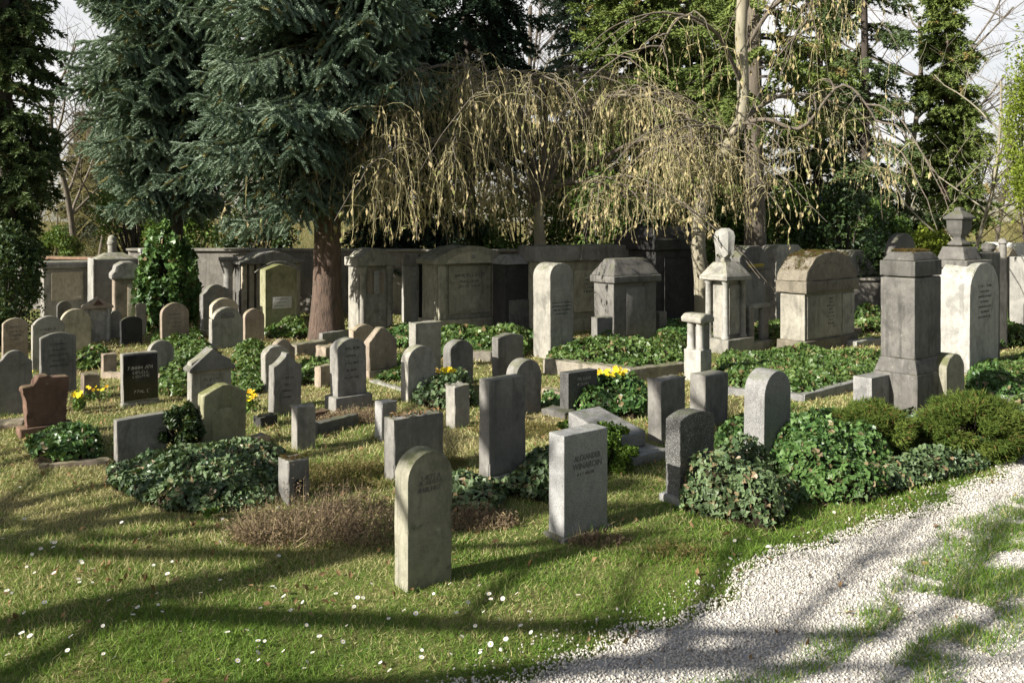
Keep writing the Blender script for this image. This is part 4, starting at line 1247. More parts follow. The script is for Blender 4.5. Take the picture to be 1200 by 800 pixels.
ivy_bed('flat ivy spreading behind the grey pedimented stone', [(222, 462), (226, 446), (300, 436), (318, 448), (300, 462)], .10, 'ivy_light', 1100, .05)
ivy_bed('low ivy carpet between the pale arches and pointed-arch stone', [(206, 430), (210, 412), (244, 408), (250, 426)], .12, 'ivy_light', 1000, .055)
ivy_bed('thin ivy creeping right of the half-round dark stone', [(634, 478), (640, 460), (660, 462), (656, 480)], .08, 'ivy', 900, .045)
ivy_bed('ivy patch behind the low squat block at left', [(92, 434), (94, 414), (122, 410), (124, 430)], .15, 'ivy_light', 800, .06)
ivy_bed('small ivy tuft left of the gabled brown stone', [(442, 450), (446, 428), (476, 424), (480, 448)], .18, 'ivy_light', 900, .055)
ivy_bed('ivy bush with yellow flowers beside the dark polished slab', [(672, 484), (680, 462), (742, 458), (762, 476), (748, 492), (700, 490)], .30, 'ivy', 1200, .055)
ivy_bed('brownish ivy beneath the yellow pansies', [(486, 476), (492, 456), (548, 452), (558, 474), (520, 482)], .24, 'ivy_grey', 1100, .05)
ivy_bed('ivy at the foot of the mossy tomb', [(312, 396), (314, 384), (352, 380), (362, 396)], .24, 'ivy_light', 700, .07)
ivy_bed('ivy below the pointed-arch stone and ivy column', [(178, 412), (182, 392), (232, 390), (240, 412), (206, 418)], .15, 'ivy_light', 800, .06)
ivy_bed('shaded ivy by the arched hood monument', [(452, 408), (450, 392), (500, 390), (502, 408)], .2, 'ivy', 700, .07)
ivy_bed('pale ivy right of the pier behind the white stone', [(1084, 416), (1090, 398), (1116, 396), (1116, 420)], .4, 'ivy_light', 800, .07)
ivy_bed('green ivy behind the mossy-roofed tomb', [(1002, 392), (1004, 374), (1036, 372), (1036, 390)], .3, 'ivy_light', 700, .07)
ivy_bed('bright ground ivy behind the white stone at right', [(1165, 408), (1168, 386), (1230, 384), (1230, 400)], .3, 'ivy_light', 700, .07)
ivy_bed('rounded dark clipped ivy bush right of the small olive block', [(1134, 470), (1140, 448), (1180, 446), (1192, 464), (1180, 474), (1150, 476)], .30, 'ivy', 1300, .05, spread=.5)
ivy_bed('pale-edged ivy cut by the right side of the picture', [(1188, 484), (1192, 456), (1240, 450), (1260, 480)], .24, 'ivy_light', 1000, .055)
ivy_bed('grey ivy spreading at the far right near the path', [(1165, 512), (1178, 492), (1240, 490), (1250, 510)], .26, 'ivy_grey', 1000, .055)
ivy_bed('ivy filling the bed behind the white rounded stone', [(1130, 448), (1150, 436), (1230, 416), (1230, 440), (1160, 452)], .12, 'ivy_light', 700, .06)
ivy_bed('ivy at the left edge behind the red sandstone', [(-10, 478), (-6, 462), (22, 462), (24, 480)], .26, 'ivy', 900, .06)
ivy_bed('thin ivy and leaves among the kerb blocks near the spruce', [(352, 452), (354, 436), (384, 436), (386, 452)], .2, 'ivy_light', 800, .06)
ivy_bed('low ivy along the foot of the shaded wall tomb', [(588, 404), (590, 392), (630, 390), (632, 404)], .15, 'ivy', 600, .07)


def shrub(label, c, rad, n, size, mat, tmpl='oval', clumps=40, seed=1, name='shrub', group=None, cat='shrub', core=True, spread=.8, shell=.55, droop=.2, cmat='bark_dark', flat_top=False):
    """leafy shrub: leaves gathered in clumps on an uneven ellipsoid, over branching stems"""
    r = np.random.default_rng(seed)
    c = np.array(c, float); rad = np.array(rad, float)
    d = r.normal(size=(clumps, 3)); d /= np.linalg.norm(d, axis=1, keepdims=True)
    d[:, 2] = np.where(d[:, 2] < -.75, -d[:, 2], d[:, 2])
    cc = d * rad * r.uniform(shell, 1.0, (clumps, 1))
    own = r.integers(0, clumps, n)
    off = r.normal(size=(n, 3)); off /= np.linalg.norm(off, axis=1, keepdims=True)
    cr = rad * r.uniform(.16, .34, (clumps, 1))
    pos = cc[own] + off * cr[own] * r.uniform(.35, 1.05, (n, 1)) ** .6
    nrm = pos / rad ** 1.2 + off * .8
    nrm /= np.linalg.norm(nrm, axis=1, keepdims=True)
    P = pos + c
    P[:, 2] = np.maximum(P[:, 2], .015 + r.random(n) * .04)
    tv, tf = {'oval': (OVAL, OVALF), 'ivy': (IVY, IVYF), 'need': (NEED, NEEDF)}[tmpl]
    if tmpl == 'need':
        dd = nrm + r.normal(size=(n, 3)) * .5
        V, Fx = scatter(tv, tf, P, frames(dd, r.normal(size=(n, 3))), size * r.uniform(.6, 1.3, n))
    else:
        V, Fx = leaves_on(P, nrm, size * r.uniform(.6, 1.35, n), tv, tf, spread, droop, r)
    cv = r.uniform(.1, .75, clumps)
    var = np.clip(cv[own] + r.normal(size=n) * .16, 0, .87)
    var = np.where(r.random(n) < .06, 1.0, var)
    root = empty(name, (0, 0, 0)); tag(root, label, cat, group)
    base = np.array([c[0], c[1], -.03])
    root.location = base
    link('foliage', np_mesh('foliage', V - base, Fx, False, np.repeat(var, len(tv))), M[mat], root)
    lines = []
    for i in range(min(clumps, 34)):
        e = cc[i] + c - base
        p = np.linspace(0, 1, 6)[:, None]
        mid = np.array([e[0] * .35, e[1] * .35, e[2] * .55])
        pts = (1 - p) ** 2 * 0 + 2 * p * (1 - p) * mid + p ** 2 * e + r.normal(size=(6, 3)) * .015 * rad.mean()
        pts[:, :2] += r.normal(size=2) * .05 * rad[0]
        lines.append((pts, np.linspace(.03, .008, 6) * rad.mean()))
    V, Fx = tubes(lines, 5)
    link('stems', np_mesh('stems', V, Fx, True), M[cmat], root)
    return root


def gshrub(label, px, py, w, hgt, *a, depth=None, **k):
    """shrub standing on the ground at a pixel; w, hgt in metres"""
    X, Y = ground_pt(px, py)
    return shrub(label, (X, Y, hgt * .45), (w / 2, (depth or w) / 2, hgt * .56), *a, **k)


gshrub('bright yellow-green leafy bush behind the granite slab', 712, 552, .44, .37, 6000, .03, 'box', 'oval', 50, seed=3, depth=.5)
gshrub('low bright green bush topping the slanted slab at its left', 680, 522, .44, .25, 3600, .03, 'box', 'oval', 34, seed=13, depth=.4)
gshrub('large rounded juniper cushion with rusty tips at the right', 1140, 532, .84, .47, 32000, .055, 'juniper', 'need', 210, seed=4, name='juniper', group='mossy juniper cushions', depth=.8, shell=.75)
gshrub('flatter spreading juniper cushion below the granite cube', 1020, 532, .66, .42, 24000, .055, 'juniper', 'need', 170, seed=5, name='juniper', group='mossy juniper cushions', depth=.7, shell=.75)
gshrub('dark low evergreen between the low grey slab and mossy stone', 210, 530, .42, .42, 2600, .05, 'darkleaf', 'oval', 40, seed=6)
gshrub('tiny green seedling shrub at the foot of the big ivy bed', 246, 606, .12, .06, 60, .04, 'box', 'oval', 8, seed=8)

def moss_pad(key, x0, x1, y0, y1, zf, n, size=.03, mat='mosstuft', name='moss', tmpl='need', seed=1):
    """cushions of moss or fallen leaves lying on top of a stone"""
    root, w, t, h_ = KEEP[key]
    r = np.random.default_rng(seed + 70)
    x = r.uniform(x0, x1, n) * w; y = r.uniform(y0, y1, n) * t
    m_ = vnoise(x, y, 16, seed) * .6 + vnoise(x, y, 37, seed + 2) * .4
    k = m_ > r.uniform(.25, .6, n); x, y, m_ = x[k], y[k], m_[k]; n = len(x)
    z = zf(x / w, y / t, h_) + r.random(n) * .035 * m_
    if tmpl == 'need':
        d = r.normal(size=(n, 3)); d[:, 2] = abs(d[:, 2]) + .3
        V, Fx = scatter(NEED, NEEDF, np.stack([x, y, z], 1), frames(d, r.normal(size=(n, 3))), size * r.uniform(.6, 1.3, n)); q = 5
    else:
        V, Fx = leaves_on(np.stack([x, y, z], 1), np.tile([0, 0, 1.], (n, 1)), size * r.uniform(.7, 1.3, n), OVAL, OVALF, .5, 0, r); q = 4
    link(name, np_mesh(name, V, Fx, False, np.repeat(np.clip(m_ + r.normal(size=n) * .15, 0, 1), q)), M[mat], root)


def roof_z(fx, fy, h_):
    a_ = np.abs(fx) * 2
    return h_ - np.interp(a_, [0, .2, .62, .94, 1.05], [0, 0, .06, .26, .40])


moss_pad('pier', -.3, .36, -.3, .36, lambda fx, fy, h_: h_ + .005, 1500, .035)
moss_pad('roof', -.5, .5, -.58, .58, roof_z, 5200, .04, seed=2)
moss_pad('stump', -.48, .48, -.48, .48, lambda fx, fy, h_: h_ + .004, 900, .022, seed=3)
moss_pad('block', -.48, .48, -.46, .46, lambda fx, fy, h_: h_ + .006, 60, .05, 'litter', 'fallen_leaves', 'oval', 4)

# the ivy-covered column and hedges at the back
X, Y = at(199, 15.4); shrub('tall column smothered in glossy ivy at the left', (X, Y, .84), (.55, .46, .98), 6200, .10, 'ivy', 'ivy', 60, seed=21, name='ivy_column', cat='ivy column', shell=.7)
X, Y = at(6, 13.4); shrub('dark dense hedge at the left edge behind the headstones', (X, Y, .85), (.52, .7, .98), 8000, .075, 'darkleaf', 'oval', 90, seed=22, name='hedge', cat='hedge', shell=.7)
for i, (px, Yq, zc, rx, rz, mt, lab) in enumerate([
    (925, 19, 1.5, 1.0, 1.2, 'bushleaf', 'green leafy bush behind the rough-edged stone'),
    (985, 18.5, 1.5, 1.1, 1.35, 'darkleaf', 'dark evergreen bush above the gabled tomb'),
    (1030, 19.5, 1.3, .7, 1.1, 'bushleaf', 'green bush between the gabled tomb and pier'),
    (1088, 22, 1.0, .6, .8, 'yellowleaf', 'yellow-green bush with rusty leaves behind the pier'),
    (700, 20.5, 1.8, 1.2, 1.5, 'bushleaf', 'bright green bush behind the slab tomb'),
    (612, 21, 1.6, 1.3, 1.5, 'bushleaf', 'green bush seen through the hanging twigs'),
    (770, 20.5, 1.4, 1.0, 1.2, 'darkleaf', 'dark bush behind the black tomb'),
    (560, 20, 1.1, .9, .9, 'bushleaf', 'low leafy bush above the curved pediment'),
    (455, 21, 1.0, .9, .8, 'yellowleaf', 'pale budding bush right of the spruce trunk'),
    (300, 20.5, 1.4, 1.0, .9, 'darkleaf', 'dark low evergreen left of the spruce trunk'),
    (160, 23, 1.9, 1.2, 1.4, 'bushleaf', 'leafy green bush over the wall at left'),
    (215, 21.5, 1.5, 1.0, 1.2, 'bushleaf', 'green bush behind the ivy column'),
    (64, 26, .9, .8, .8, 'bushleaf', 'low green bush beyond the tiled wall'),
    (850, 19.5, 1.3, .7, 1.1, 'bushleaf', 'light green shrub behind the urn'),
]):
    X, Y = at(px, Yq); shrub(lab, (X, Y, zc), (rx, rx * .8, rz), 3600, .12, mt, 'oval', 70, seed=50 + i, group='bushes behind the monuments', spread=.9)
X, Y = at(1217, 12.5); shrub('tall fresh yellow-green shrub at the right edge', (X, Y, 3.15), (.55, .6, 1.55), 11000, .06, 'yellowleaf', 'oval', 110, seed=90, cat='shrub', shell=.45)


# ------------------------------------------------------------------ flowers
def petal_mesh(name, np_, r0, cup, col, eye, er):
    V = [(0, 0, 0)]; Fq = []; mi = []
    for i in range(np_):
        a0 = 2 * math.pi * i / np_
        w = math.pi / np_ * .92
        k = len(V)
        for rr, aa in ((r0 * .45, -w), (r0 * .95, -w * .75), (r0, 0), (r0 * .95, w * .75), (r0 * .45, w)):
            V.append((rr * math.cos(a0 + aa), rr * math.sin(a0 + aa), cup * (rr / r0) ** 2 * r0))
        Fq += [(0, k, k + 1), (0, k + 1, k + 2), (0, k + 2, k + 3), (0, k + 3, k + 4)]; mi += [0] * 4
    k = len(V)
    for i in range(6): V.append((er * math.cos(i * math.pi / 3), er * math.sin(i * math.pi / 3), r0 * .12))
    V.append((0, 0, r0 * .28))
    for i in range(6): Fq.append((k + i, k + (i + 1) % 6, k + 6)); mi.append(1)
    me = np_mesh(name, np.array(V), np.array(Fq), False, None, mi)
    me.materials.append(M[col]); me.materials.append(M[eye])
    return me


daisy_me = petal_mesh('daisy', 11, .0145, .15, 'petal_w', 'petal_c', .005)
dr = random.Random(77)


def daisy(x, y, s):
    o = bpy.data.objects.new('daisy', daisy_me); COL.objects.link(o)
    o.location = (x, y, gz(x, y) + .035); o.scale = (s, s, s)
    o.rotation_euler = (dr.uniform(-.5, .5), dr.uniform(-.7, .2), dr.uniform(0, 6.3))
    tag(o, 'small white daisy dotted in the lawn grass', 'daisy', 'daisies in the lawn')


n_d = 0
regions = [((0, 330), (575, 790), 62), ((300, 640), (690, 796), 52), ((560, 700), (700, 790), 14), ((810, 990), (600, 690), 16), ((0, 110), (640, 760), 12)]
for (xa, xb), (ya, yb), k in regions:
    i = 0
    while i < k:
        px, py = dr.uniform(xa, xb), dr.uniform(ya, yb)
        x, y = ground_pt(px, py)
        u_, v_ = path_uv(x, y)
        if v_ > -.03 or any(in_poly(np.array([x]), np.array([y]), p)[0] for p in BEDS): 
            if dr.random() < .97: continue
        if v_ > .1: continue
        daisy(x, y, dr.uniform(.55, .95)); i += 1

bloom = {c: petal_mesh('bloom', 5, .030, .25, c, 'petal_o', .008) for c in ('petal_y', 'petal_o', 'petal_p')}


def flower_clump(label, px, py, w, z, n, cols=('petal_y',), name='flower_clump', size=1.0, leaf=160, seed=0, d=None):
    X, Y = ground_pt(px, py)
    r = np.random.default_rng(seed + 900)
    root = empty(name, (X, Y, z)); tag(root, label, 'flowers', 'yellow flowers on the graves')
    P = r.normal(size=(leaf, 3)) * np.array([w * .3, (d or w) * .3, .035])
    V, Fx = leaves_on(P, np.tile([0, 0, 1.0], (leaf, 1)), .06 * size * r.uniform(.7, 1.3, leaf), OVAL, OVALF, .8, 0, r)
    link('leaves', np_mesh('leaves', V, Fx, False, np.repeat(r.random(leaf) * .8, 4)), M['bushleaf'], root)
    for i in range(n):
        o = bpy.data.objects.new('bloom', bloom[cols[i % len(cols)]]); COL.objects.link(o); o.parent = root
        a_ = 6.28 * i / n + r.uniform(-.3, .3); q = math.sqrt(r.uniform(.05, 1)) * .5
        o.location = (math.cos(a_) * q * w, math.sin(a_) * q * (d or w), .06 + r.uniform(0, .05))
        o.rotation_euler = (r.uniform(.3, 1.1), r.uniform(-.5, .4), r.uniform(-.6, .6))
        s_ = size * r.uniform(.8, 1.25); o.scale = (s_, s_, s_)


flower_clump('bright yellow pansies with one purple bloom above brownish ivy', 513, 464, .42, .20, 22, ('petal_y',) * 7 + ('petal_o', 'petal_p'), 'pansy_clump', 1.05, seed=1, d=.3)
flower_clump('row of yellow flowers on the ivy bush by the dark polished slab', 718, 474, .40, .27, 20, ('petal_y',) * 5 + ('petal_o',), 'pansy_clump', .95, seed=2, d=.22)
flower_clump('yellow flower cluster peeping over the red sandstone', 30, 474, .16, .27, 7, ('petal_y',), 'pansy_clump', 1.0, 50, 3)
flower_clump('single yellow daffodil tuft right of the red sandstone', 92, 483, .10, .10, 5, ('petal_y',), 'daffodil_clump', 1.1, 70, 4)
flower_clump('orange-yellow flowers right of the mossy gabled stone', 292, 500, .12, .22, 11, ('petal_o', 'petal_y'), 'pansy_clump', 1.0, 80, 5, d=.25)
flower_clump('pale low primroses on bare soil left of the black stone', 112, 466, .28, .02, 7, ('petal_y', 'petal_o'), 'primrose_clump', .7, 120, 6)

# ------------------------------------------------------------------ dead heather and twigs
BL = np.array([(-.5, 0, 0), (.5, 0, 0), (.28, .55, .10), (-.28, .55, .10), (0, 1, .32)])
BLF = np.array([(0, 1, 2), (0, 2, 3), (3, 2, 4)])


def tuft_mesh(x, y, length, width, lean, r, z=None):
    n = len(x)
    d = r.normal(size=(n, 3)) * lean; d[:, 2] = 1
    up = r.normal(size=(n, 3))
    z = gz_np(x, y) - .004 if z is None else z
    sc = np.stack([width, length, length], 1)
    return scatter(BL, BLF, np.stack([x, y, z], 1), frames(d, up), sc)


def dead_clump(label, px, py, w, d, hgt, n, mat='heather', seed=0, name='dead_heather', cat='dead heather'):
    X, Y = ground_pt(px, py)
    r = np.random.default_rng(seed + 300)
    a_ = r.uniform(0, 6.283, n); q = np.sqrt(r.random(n))
    x = X + np.cos(a_) * q * w / 2; y = Y + np.sin(a_) * q * d / 2
    L = 1.35 * hgt * (1 - .55 * q ** 2) * r.uniform(.4, 1.15, n) * (.6 + .7 * vnoise(x, y, 9, seed))
    lines = []
    dz = r.normal(size=(n, 3)) * .55; dz[:, 2] = 1; dz[:, 0] += np.cos(a_) * q * .5; dz[:, 1] += np.sin(a_) * q * .5
    dz /= np.linalg.norm(dz, axis=1, keepdims=True)
    V, Fx = scatter(BL, BLF, np.stack([x, y, gz_np(x, y) - .005], 1), frames(dz, r.normal(size=(n, 3))), np.stack([r.uniform(.003, .006, n), L, L], 1))
    # side sprigs along the stems
    k = 6
    t = r.uniform(.25, 1, (n, k))
    P = (np.stack([x, y, gz_np(x, y)], 1)[:, None, :] + dz[:, None, :] * (L[:, None] * t)[:, :, None]).reshape(-1, 3)
    m_ = len(P)
    V2, F2 = scatter(NEED, NEEDF, P, frames(r.normal(size=(m_, 3)) + np.array([0, 0, .5]), r.normal(size=(m_, 3))), r.uniform(.015, .035, m_))
    var = np.concatenate([np.repeat(np.clip(r.random(n), 0, .9), 5), np.repeat(np.clip(r.random(m_) * 1.0, 0, 1), 5)])
    o = link(name, np_mesh(name, np.concatenate([V, V2]), [Fx, F2 + len(V)], False, var), M[mat])
    return tag(o, label, cat, 'dead heather clumps')


dead_clump('large brown dead heather clump before the little stump stone', 348, 630, .78, .42, .30, 560, seed=1)
dead_clump('sparser brown tangle left of the dead heather', 302, 632, .45, .3, .18, 150, seed=2)
dead_clump('dry brown sprigs between the stump and the wide square block', 412, 606, .5, .4, .18, 260, seed=3)
dead_clump('low dead heather below the plinth of the pointed-arc slab', 412, 492, .7, .3, .13, 700, seed=4)
dead_clump('dry tangle of weeds beside the mossy round-headed stone', 436, 632, .5, .4, .2, 260, seed=5)
dead_clump('yellowed weeds behind the stump stone', 405, 560, 1.0, .8, .10, 1300, 'drygrass', seed=6)
dead_clump('dry tuft under the tall plain slab', 610, 505, .9, .6, .08, 1000, 'drygrass', seed=7)
dead_clump('dead weeds at the foot of the ivy tuft', 545, 612, .7, .3, .10, 600, seed=8)
dead_clump('small brown scrub by the flower bed kerb', 510, 545, .5, .4, .08, 500, 'drygrass', seed=9)
X, Y = ground_pt(640, 640); 
dead_clump('dark earth and weeds round the granite slab base', 700, 632, .4, .16, .05, 220, seed=10)
dead_clump('brown molehill-like weed hump on the lawn near the path', 795, 648, .45, .28, .05, 260, 'drygrass', seed=11)

# ------------------------------------------------------------------ grass and fallen leaves
def scatter_xy(n, y0, y1, xm=.66):
    y = np.sqrt(rng.uniform(y0 ** 2, y1 ** 2, n)); x = rng.uniform(-xm, xm, n) * y
    return x, y


GV, GF, GVar, base = [], [], [], 0


def grass_layer(n, y0, y1, L, W, lean, seed, green):
    global base
    r = np.random.default_rng(seed)
    y = np.sqrt(r.uniform(y0 ** 2, y1 ** 2, n)); x = r.uniform(-.82, .82, n) * y
    u, v = path_uv(x, y)
    on = (v > wob(u) + .02 + r.normal(size=n) * .06) & (v < 2.7)
    keep = ~on | (r.random(n) < strip_mask(x, y))
    for p in BEDS: keep &= ~in_poly(x, y, p)
    x, y = x[keep], y[keep]; n = len(x)
    patch = vnoise(x, y, 1.6, 4) * .6 + vnoise(x, y, 5.5, 8) * .4
    front = np.clip((path_uv(x, y)[1] + 2.1) / .9, 0, 1)          # the tended lawn strip along the path
    ln = r.uniform(L * .55, L * 1.3, n) * (.65 + .7 * patch)
    V, Fx = tuft_mesh(x, y, ln, r.uniform(W * .7, W * 1.3, n), lean, r)
    g = np.clip(green * (.26 + .72 * front) + (patch - .5) * .9, 0.03, .97)
    isg = r.random(n) < g
    var = np.where(isg, r.uniform(0, .66, n), r.uniform(.7, 1, n))
    GV.append(V); GF.append(Fx + base); GVar.append(np.repeat(var, 5)); base += len(V)


grass_layer(122000, 2.9, 5.2, .042, .0042, .9, 1, .88)
grass_layer(115000, 5.0, 7.5, .045, .0055, .9, 2, .82)
grass_layer(75000, 7.3, 11, .05, .009, .9, 3, .5)
grass_layer(50000, 10.8, 19, .06, .015, .9, 4, .5)
# longer grass left standing round the foot of the stones
r = np.random.default_rng(17)
for (X_, Y_, w_, t_, th_) in FOOT:
    if Y_ > 11.5: continue
    k = int(150 * (w_ + t_) / .5 * (1 if Y_ < 7.5 else .5))
    q = r.random(k) * (2 * w_ + 2 * t_); off = np.abs(r.normal(size=k)) * .035 + .004
    lx = np.where(q < w_, q, np.where(q < w_ + t_, w_ + off, np.where(q < 2 * w_ + t_, q - w_ - t_, -off)))
    ly = np.where(q < w_, -off, np.where(q < w_ + t_, q - w_, np.where(q < 2 * w_ + t_, t_ + off, q - 2 * w_ - t_)))
    x = X_ + math.cos(th_) * lx - math.sin(th_) * ly; y = Y_ + math.sin(th_) * lx + math.cos(th_) * ly
    V, Fx = tuft_mesh(x, y, r.uniform(.03, .085, k) * (.4 + 1.1 * vnoise(x, y, 14, 3)), r.uniform(.003, .0055, k) * (1 if Y_ < 7.5 else 1.6), .45, r)
    GV.append(V); GF.append(Fx + base); GVar.append(np.repeat(np.where(r.random(k) < .55, r.uniform(0, .6, k), r.uniform(.7, 1, k)), 5)); base += len(V)
# grass growing on the path
r = np.random.default_rng(9)
n = 170000
u = r.uniform(-1.5, 6.5, n); v = r.uniform(.1, 1.9, n)
x = P0[0] + u * PU[0] + v * PN[0]; y = P0[1] + u * PU[1] + v * PN[1]
keep = (r.random(n) < strip_mask(x, y) ** .5 * 1.1) & (y > 3.2)
x, y = x[keep], y[keep]; n = len(x)
V, Fx = tuft_mesh(x, y, r.uniform(.045, .09, n), r.uniform(.0035, .0065, n), .75, r)
GV.append(V); GF.append(Fx + base); GVar.append(np.repeat(np.where(r.random(n) < .85, r.uniform(0, .5, n), r.uniform(.7, 1, n)), 5)); base += len(V)
g = link('grass', np_mesh('grass', np.concatenate(GV), np.concatenate(GF), False, np.concatenate(GVar)), M['grass']); tag(g, 'short sunlit lawn grass with dry straw', None, None, 'stuff')

n = 9000
x, y = scatter_xy(n, 3.6, 16)
u, v = path_uv(x, y)
keep = ((v < -.9) | (rng.random(n) < .16)) & (v < 2.5) & (vnoise(x, y, 2.0, 9) + rng.random(n) * .5 > .55)
x, y = x[keep], y[keep]; n = len(x)
V, Fx = leaves_on(np.stack([x, y, gz_np(x, y) + .02 + rng.random(n) * .015], 1), np.tile([0, 0, 1.0], (n, 1)), rng.uniform(.025, .06, n), OVAL, OVALF, .5, 0)
g = link('leaf_litter', np_mesh('leaf_litter', V, Fx, False, np.repeat(rng.random(n), 4)), M['litter']); tag(g, 'scattered dry brown leaves', None, None, 'stuff')

# ------------------------------------------------------------------ trees
def fishbone(pairs=7, wid=.27, vault=.06, up=.07):
    V, Fq = [], []
    for i in range(pairs):
        y = -.5 + (i + .2) / pairs
        w = wid * (1 - .5 * (i / pairs) ** 1.5)
        for sgn in (-1, 1):
            k = len(V)
            V += [(0, y - .045, vault * (1 - (2 * y) ** 2) * .6), (0, y + .055, vault * (1 - (2 * y) ** 2) * .6), (sgn * w, y + .17, -.03 + up * (i % 3 - 1))]
            Fq.append((k, k + 1, k + 2))
        if i % 2 == 0:
            k = len(V); V += [(-.03, y, 0), (.04, y + .02, 0), (0, y + .17, .13)]; Fq.append((k, k + 1, k + 2))
    k = len(V); V += [(-.05, .38, 0), (.05, .38, 0), (0, .62, -.02)]; Fq.append((k, k + 1, k + 2))
    return np.array(V), np.array(Fq)


def brush(rings=9, rad=.23):
    """short bottle-brush of needle tufts"""
    V, Fq = [], []
    rr = np.random.default_rng(1)
    for i in range(rings):
        y = -.5 + i / rings
        w = rad * (1 - .35 * (i / rings) ** 2)
        for j in range(4):
            a_ = j * math.pi / 2 + i * .8 + rr.uniform(-.3, .3)
            c, s_ = math.cos(a_), math.sin(a_) * .75
            k = len(V)
            V += [(-s_ * .045, y - .08, c * .045), (s_ * .045, y + .09, -c * .045), (c * w, y + .2, s_ * w)]
            Fq.append((k, k + 1, k + 2))
    k = len(V); V += [(-.05, .35, 0), (.05, .35, 0), (0, .66, 0)]; Fq.append((k, k + 1, k + 2))
    return np.array(V), np.array(Fq)


SPV, SPF = brush()
SPV2, SPF2 = brush(5, .26)


def conifer(label, X, Y, H, z0, Rm, nb, dz, mat='spruce', bark='bark_red', seed=1, spray=.27, droop=.35, trunk_r=.3, name='spruce_tree', dens=1.0, group='conifers around the graves',
            lop=None, pw=.75, lo=False, ztop=None, hang=.55, cat='tree', tw=.55, tip=.28, gap=0.0):
    r = np.random.default_rng(seed)
    root = empty(name, (X, Y, -.05)); tag(root, label, cat, group)
    zs = np.linspace(0, H, 16)
    px_ = np.stack([.04 * np.sin(zs * .5 + seed), .04 * np.cos(zs * .4), zs], 1)
    rad = trunk_r * (1 - zs / H * .93) * (1 + .22 * np.exp(-zs * 2.5))
    V, Fx = tubes([(px_, rad)], 14)
    ang = np.arctan2(V[:, 1], V[:, 0])
    V[:, :2] *= (1 + .06 * np.sin(ang * 5 + V[:, 2] * 1.3) + .03 * np.sin(ang * 11 + V[:, 2] * 3))[:, None]
    link('trunk', np_mesh('trunk', V, Fx, True), M[bark], root)
    lines, SP, SD, SU, SS, SVv = [], [], [], [], [], []
    z = z0
    top = ztop or H
    while z < top - .2:
        f = (z - z0) / (H - z0)
        for k in range(nb):
            az = r.uniform(0, 2 * math.pi)
            L = Rm * (1 - f) ** pw * r.uniform(.68, 1.12)
            if lop: L *= lop(az, z)
            if L < .25: continue
            if gap and r.random() < gap: continue
            zb = z + r.uniform(-dz, dz) * .5
            m = max(5, int(L / .12 / (1.6 if lo else 1)))
            s = np.linspace(0, 1, m)
            d = np.array([math.cos(az), math.sin(az)])
            up0 = r.uniform(.02, .2) + .35 * f
            zz_ = zb + L * (up0 * s - (droop + up0 * .6) * s ** 1.7 + tip * s ** 5 * .6)
            bend = r.normal() * .25 * s ** 2
            pts = np.stack([d[0] * L * s - d[1] * L * bend * .3, d[1] * L * s + d[0] * L * bend * .3, zz_], 1)
            pts[:, 2] = np.maximum(pts[:, 2], .5)
            lines.append((pts, np.linspace(.035, .006, m) * (.6 + .25 * L)))
            tan = np.gradient(pts, axis=0); tan /= np.linalg.norm(tan, axis=1, keepdims=True)
            side = np.stack([-tan[:, 1], tan[:, 0], np.zeros(m)], 1); side /= np.linalg.norm(side, axis=1, keepdims=True) + 1e-9
            bv = r.uniform(.15, .7)
            for i in range(m):
                if s[i] < .22: continue
                for sg in (-1, 1):
                    if r.random() > dens: continue
                    tl = tw * (1 - s[i]) ** .7 * min(1.4, .45 + .4 * L) + .12
                    q = max(1, int(tl / (spray * .5)))
                    dirn = side[i] * sg * r.uniform(.6, 1.0) + tan[i] * r.uniform(.4, .8) + np.array([0, 0, -hang * r.uniform(.3, 1.0)])
                    dirn /= np.linalg.norm(dirn)
                    for j in range(q):
                        t = (j + .5) / q
                        p = pts[i] + dirn * tl * t + np.array([0, 0, -hang * .5 * tl * t * t])
                        dd = dirn + r.normal(size=3) * .25 + np.array([0, 0, -hang * t * .6])
                        SP.append(p); SD.append(dd); SU.append(np.array([0, 0, 1]) + r.normal(size=3) * .35)
                        SS.append(spray * r.uniform(.65, 1.2)); SVv.append(bv + r.normal() * .14 + .18 * (s[i] - .5))
                if r.random() < dens:
                    SP.append(pts[i] + np.array([0, 0, .02])); SD.append(tan[i] + r.normal(size=3) * .2); SU.append(np.array([0, 0, 1]) + r.normal(size=3) * .2)
                    SS.append(spray * r.uniform(.8, 1.25)); SVv.append(bv + .1)
        z += dz * r.uniform(.75, 1.25)
    V, Fx = tubes(lines, 4)
    link('branches', np_mesh('branches', V, Fx, True), M['bark_dark'], root)
    SP = np.array(SP); n = len(SP)
    tv, tf = (SPV2, SPF2) if lo else (SPV, SPF)
    V, Fx = scatter(tv, tf, SP, frames(np.array(SD), np.array(SU)), np.array(SS))
    var = np.clip(np.array(SVv), 0, .92); var = np.where(r.random(n) < .035, 1, var)
    link('foliage', np_mesh('foliage', V, Fx, False, np.repeat(var, len(tv))), M[mat], root)
    return root


def lop_main(az, z):       # fuller towards the left and the camera, thin low on the right
    c = math.cos(az)
    k = 1.0 + .12 * max(0, -c) - (.42 if z < 4.4 else .12) * max(0, c) ** .5
    if z < 3.5: k *= (.66 if c < .1 else .5)
    return k


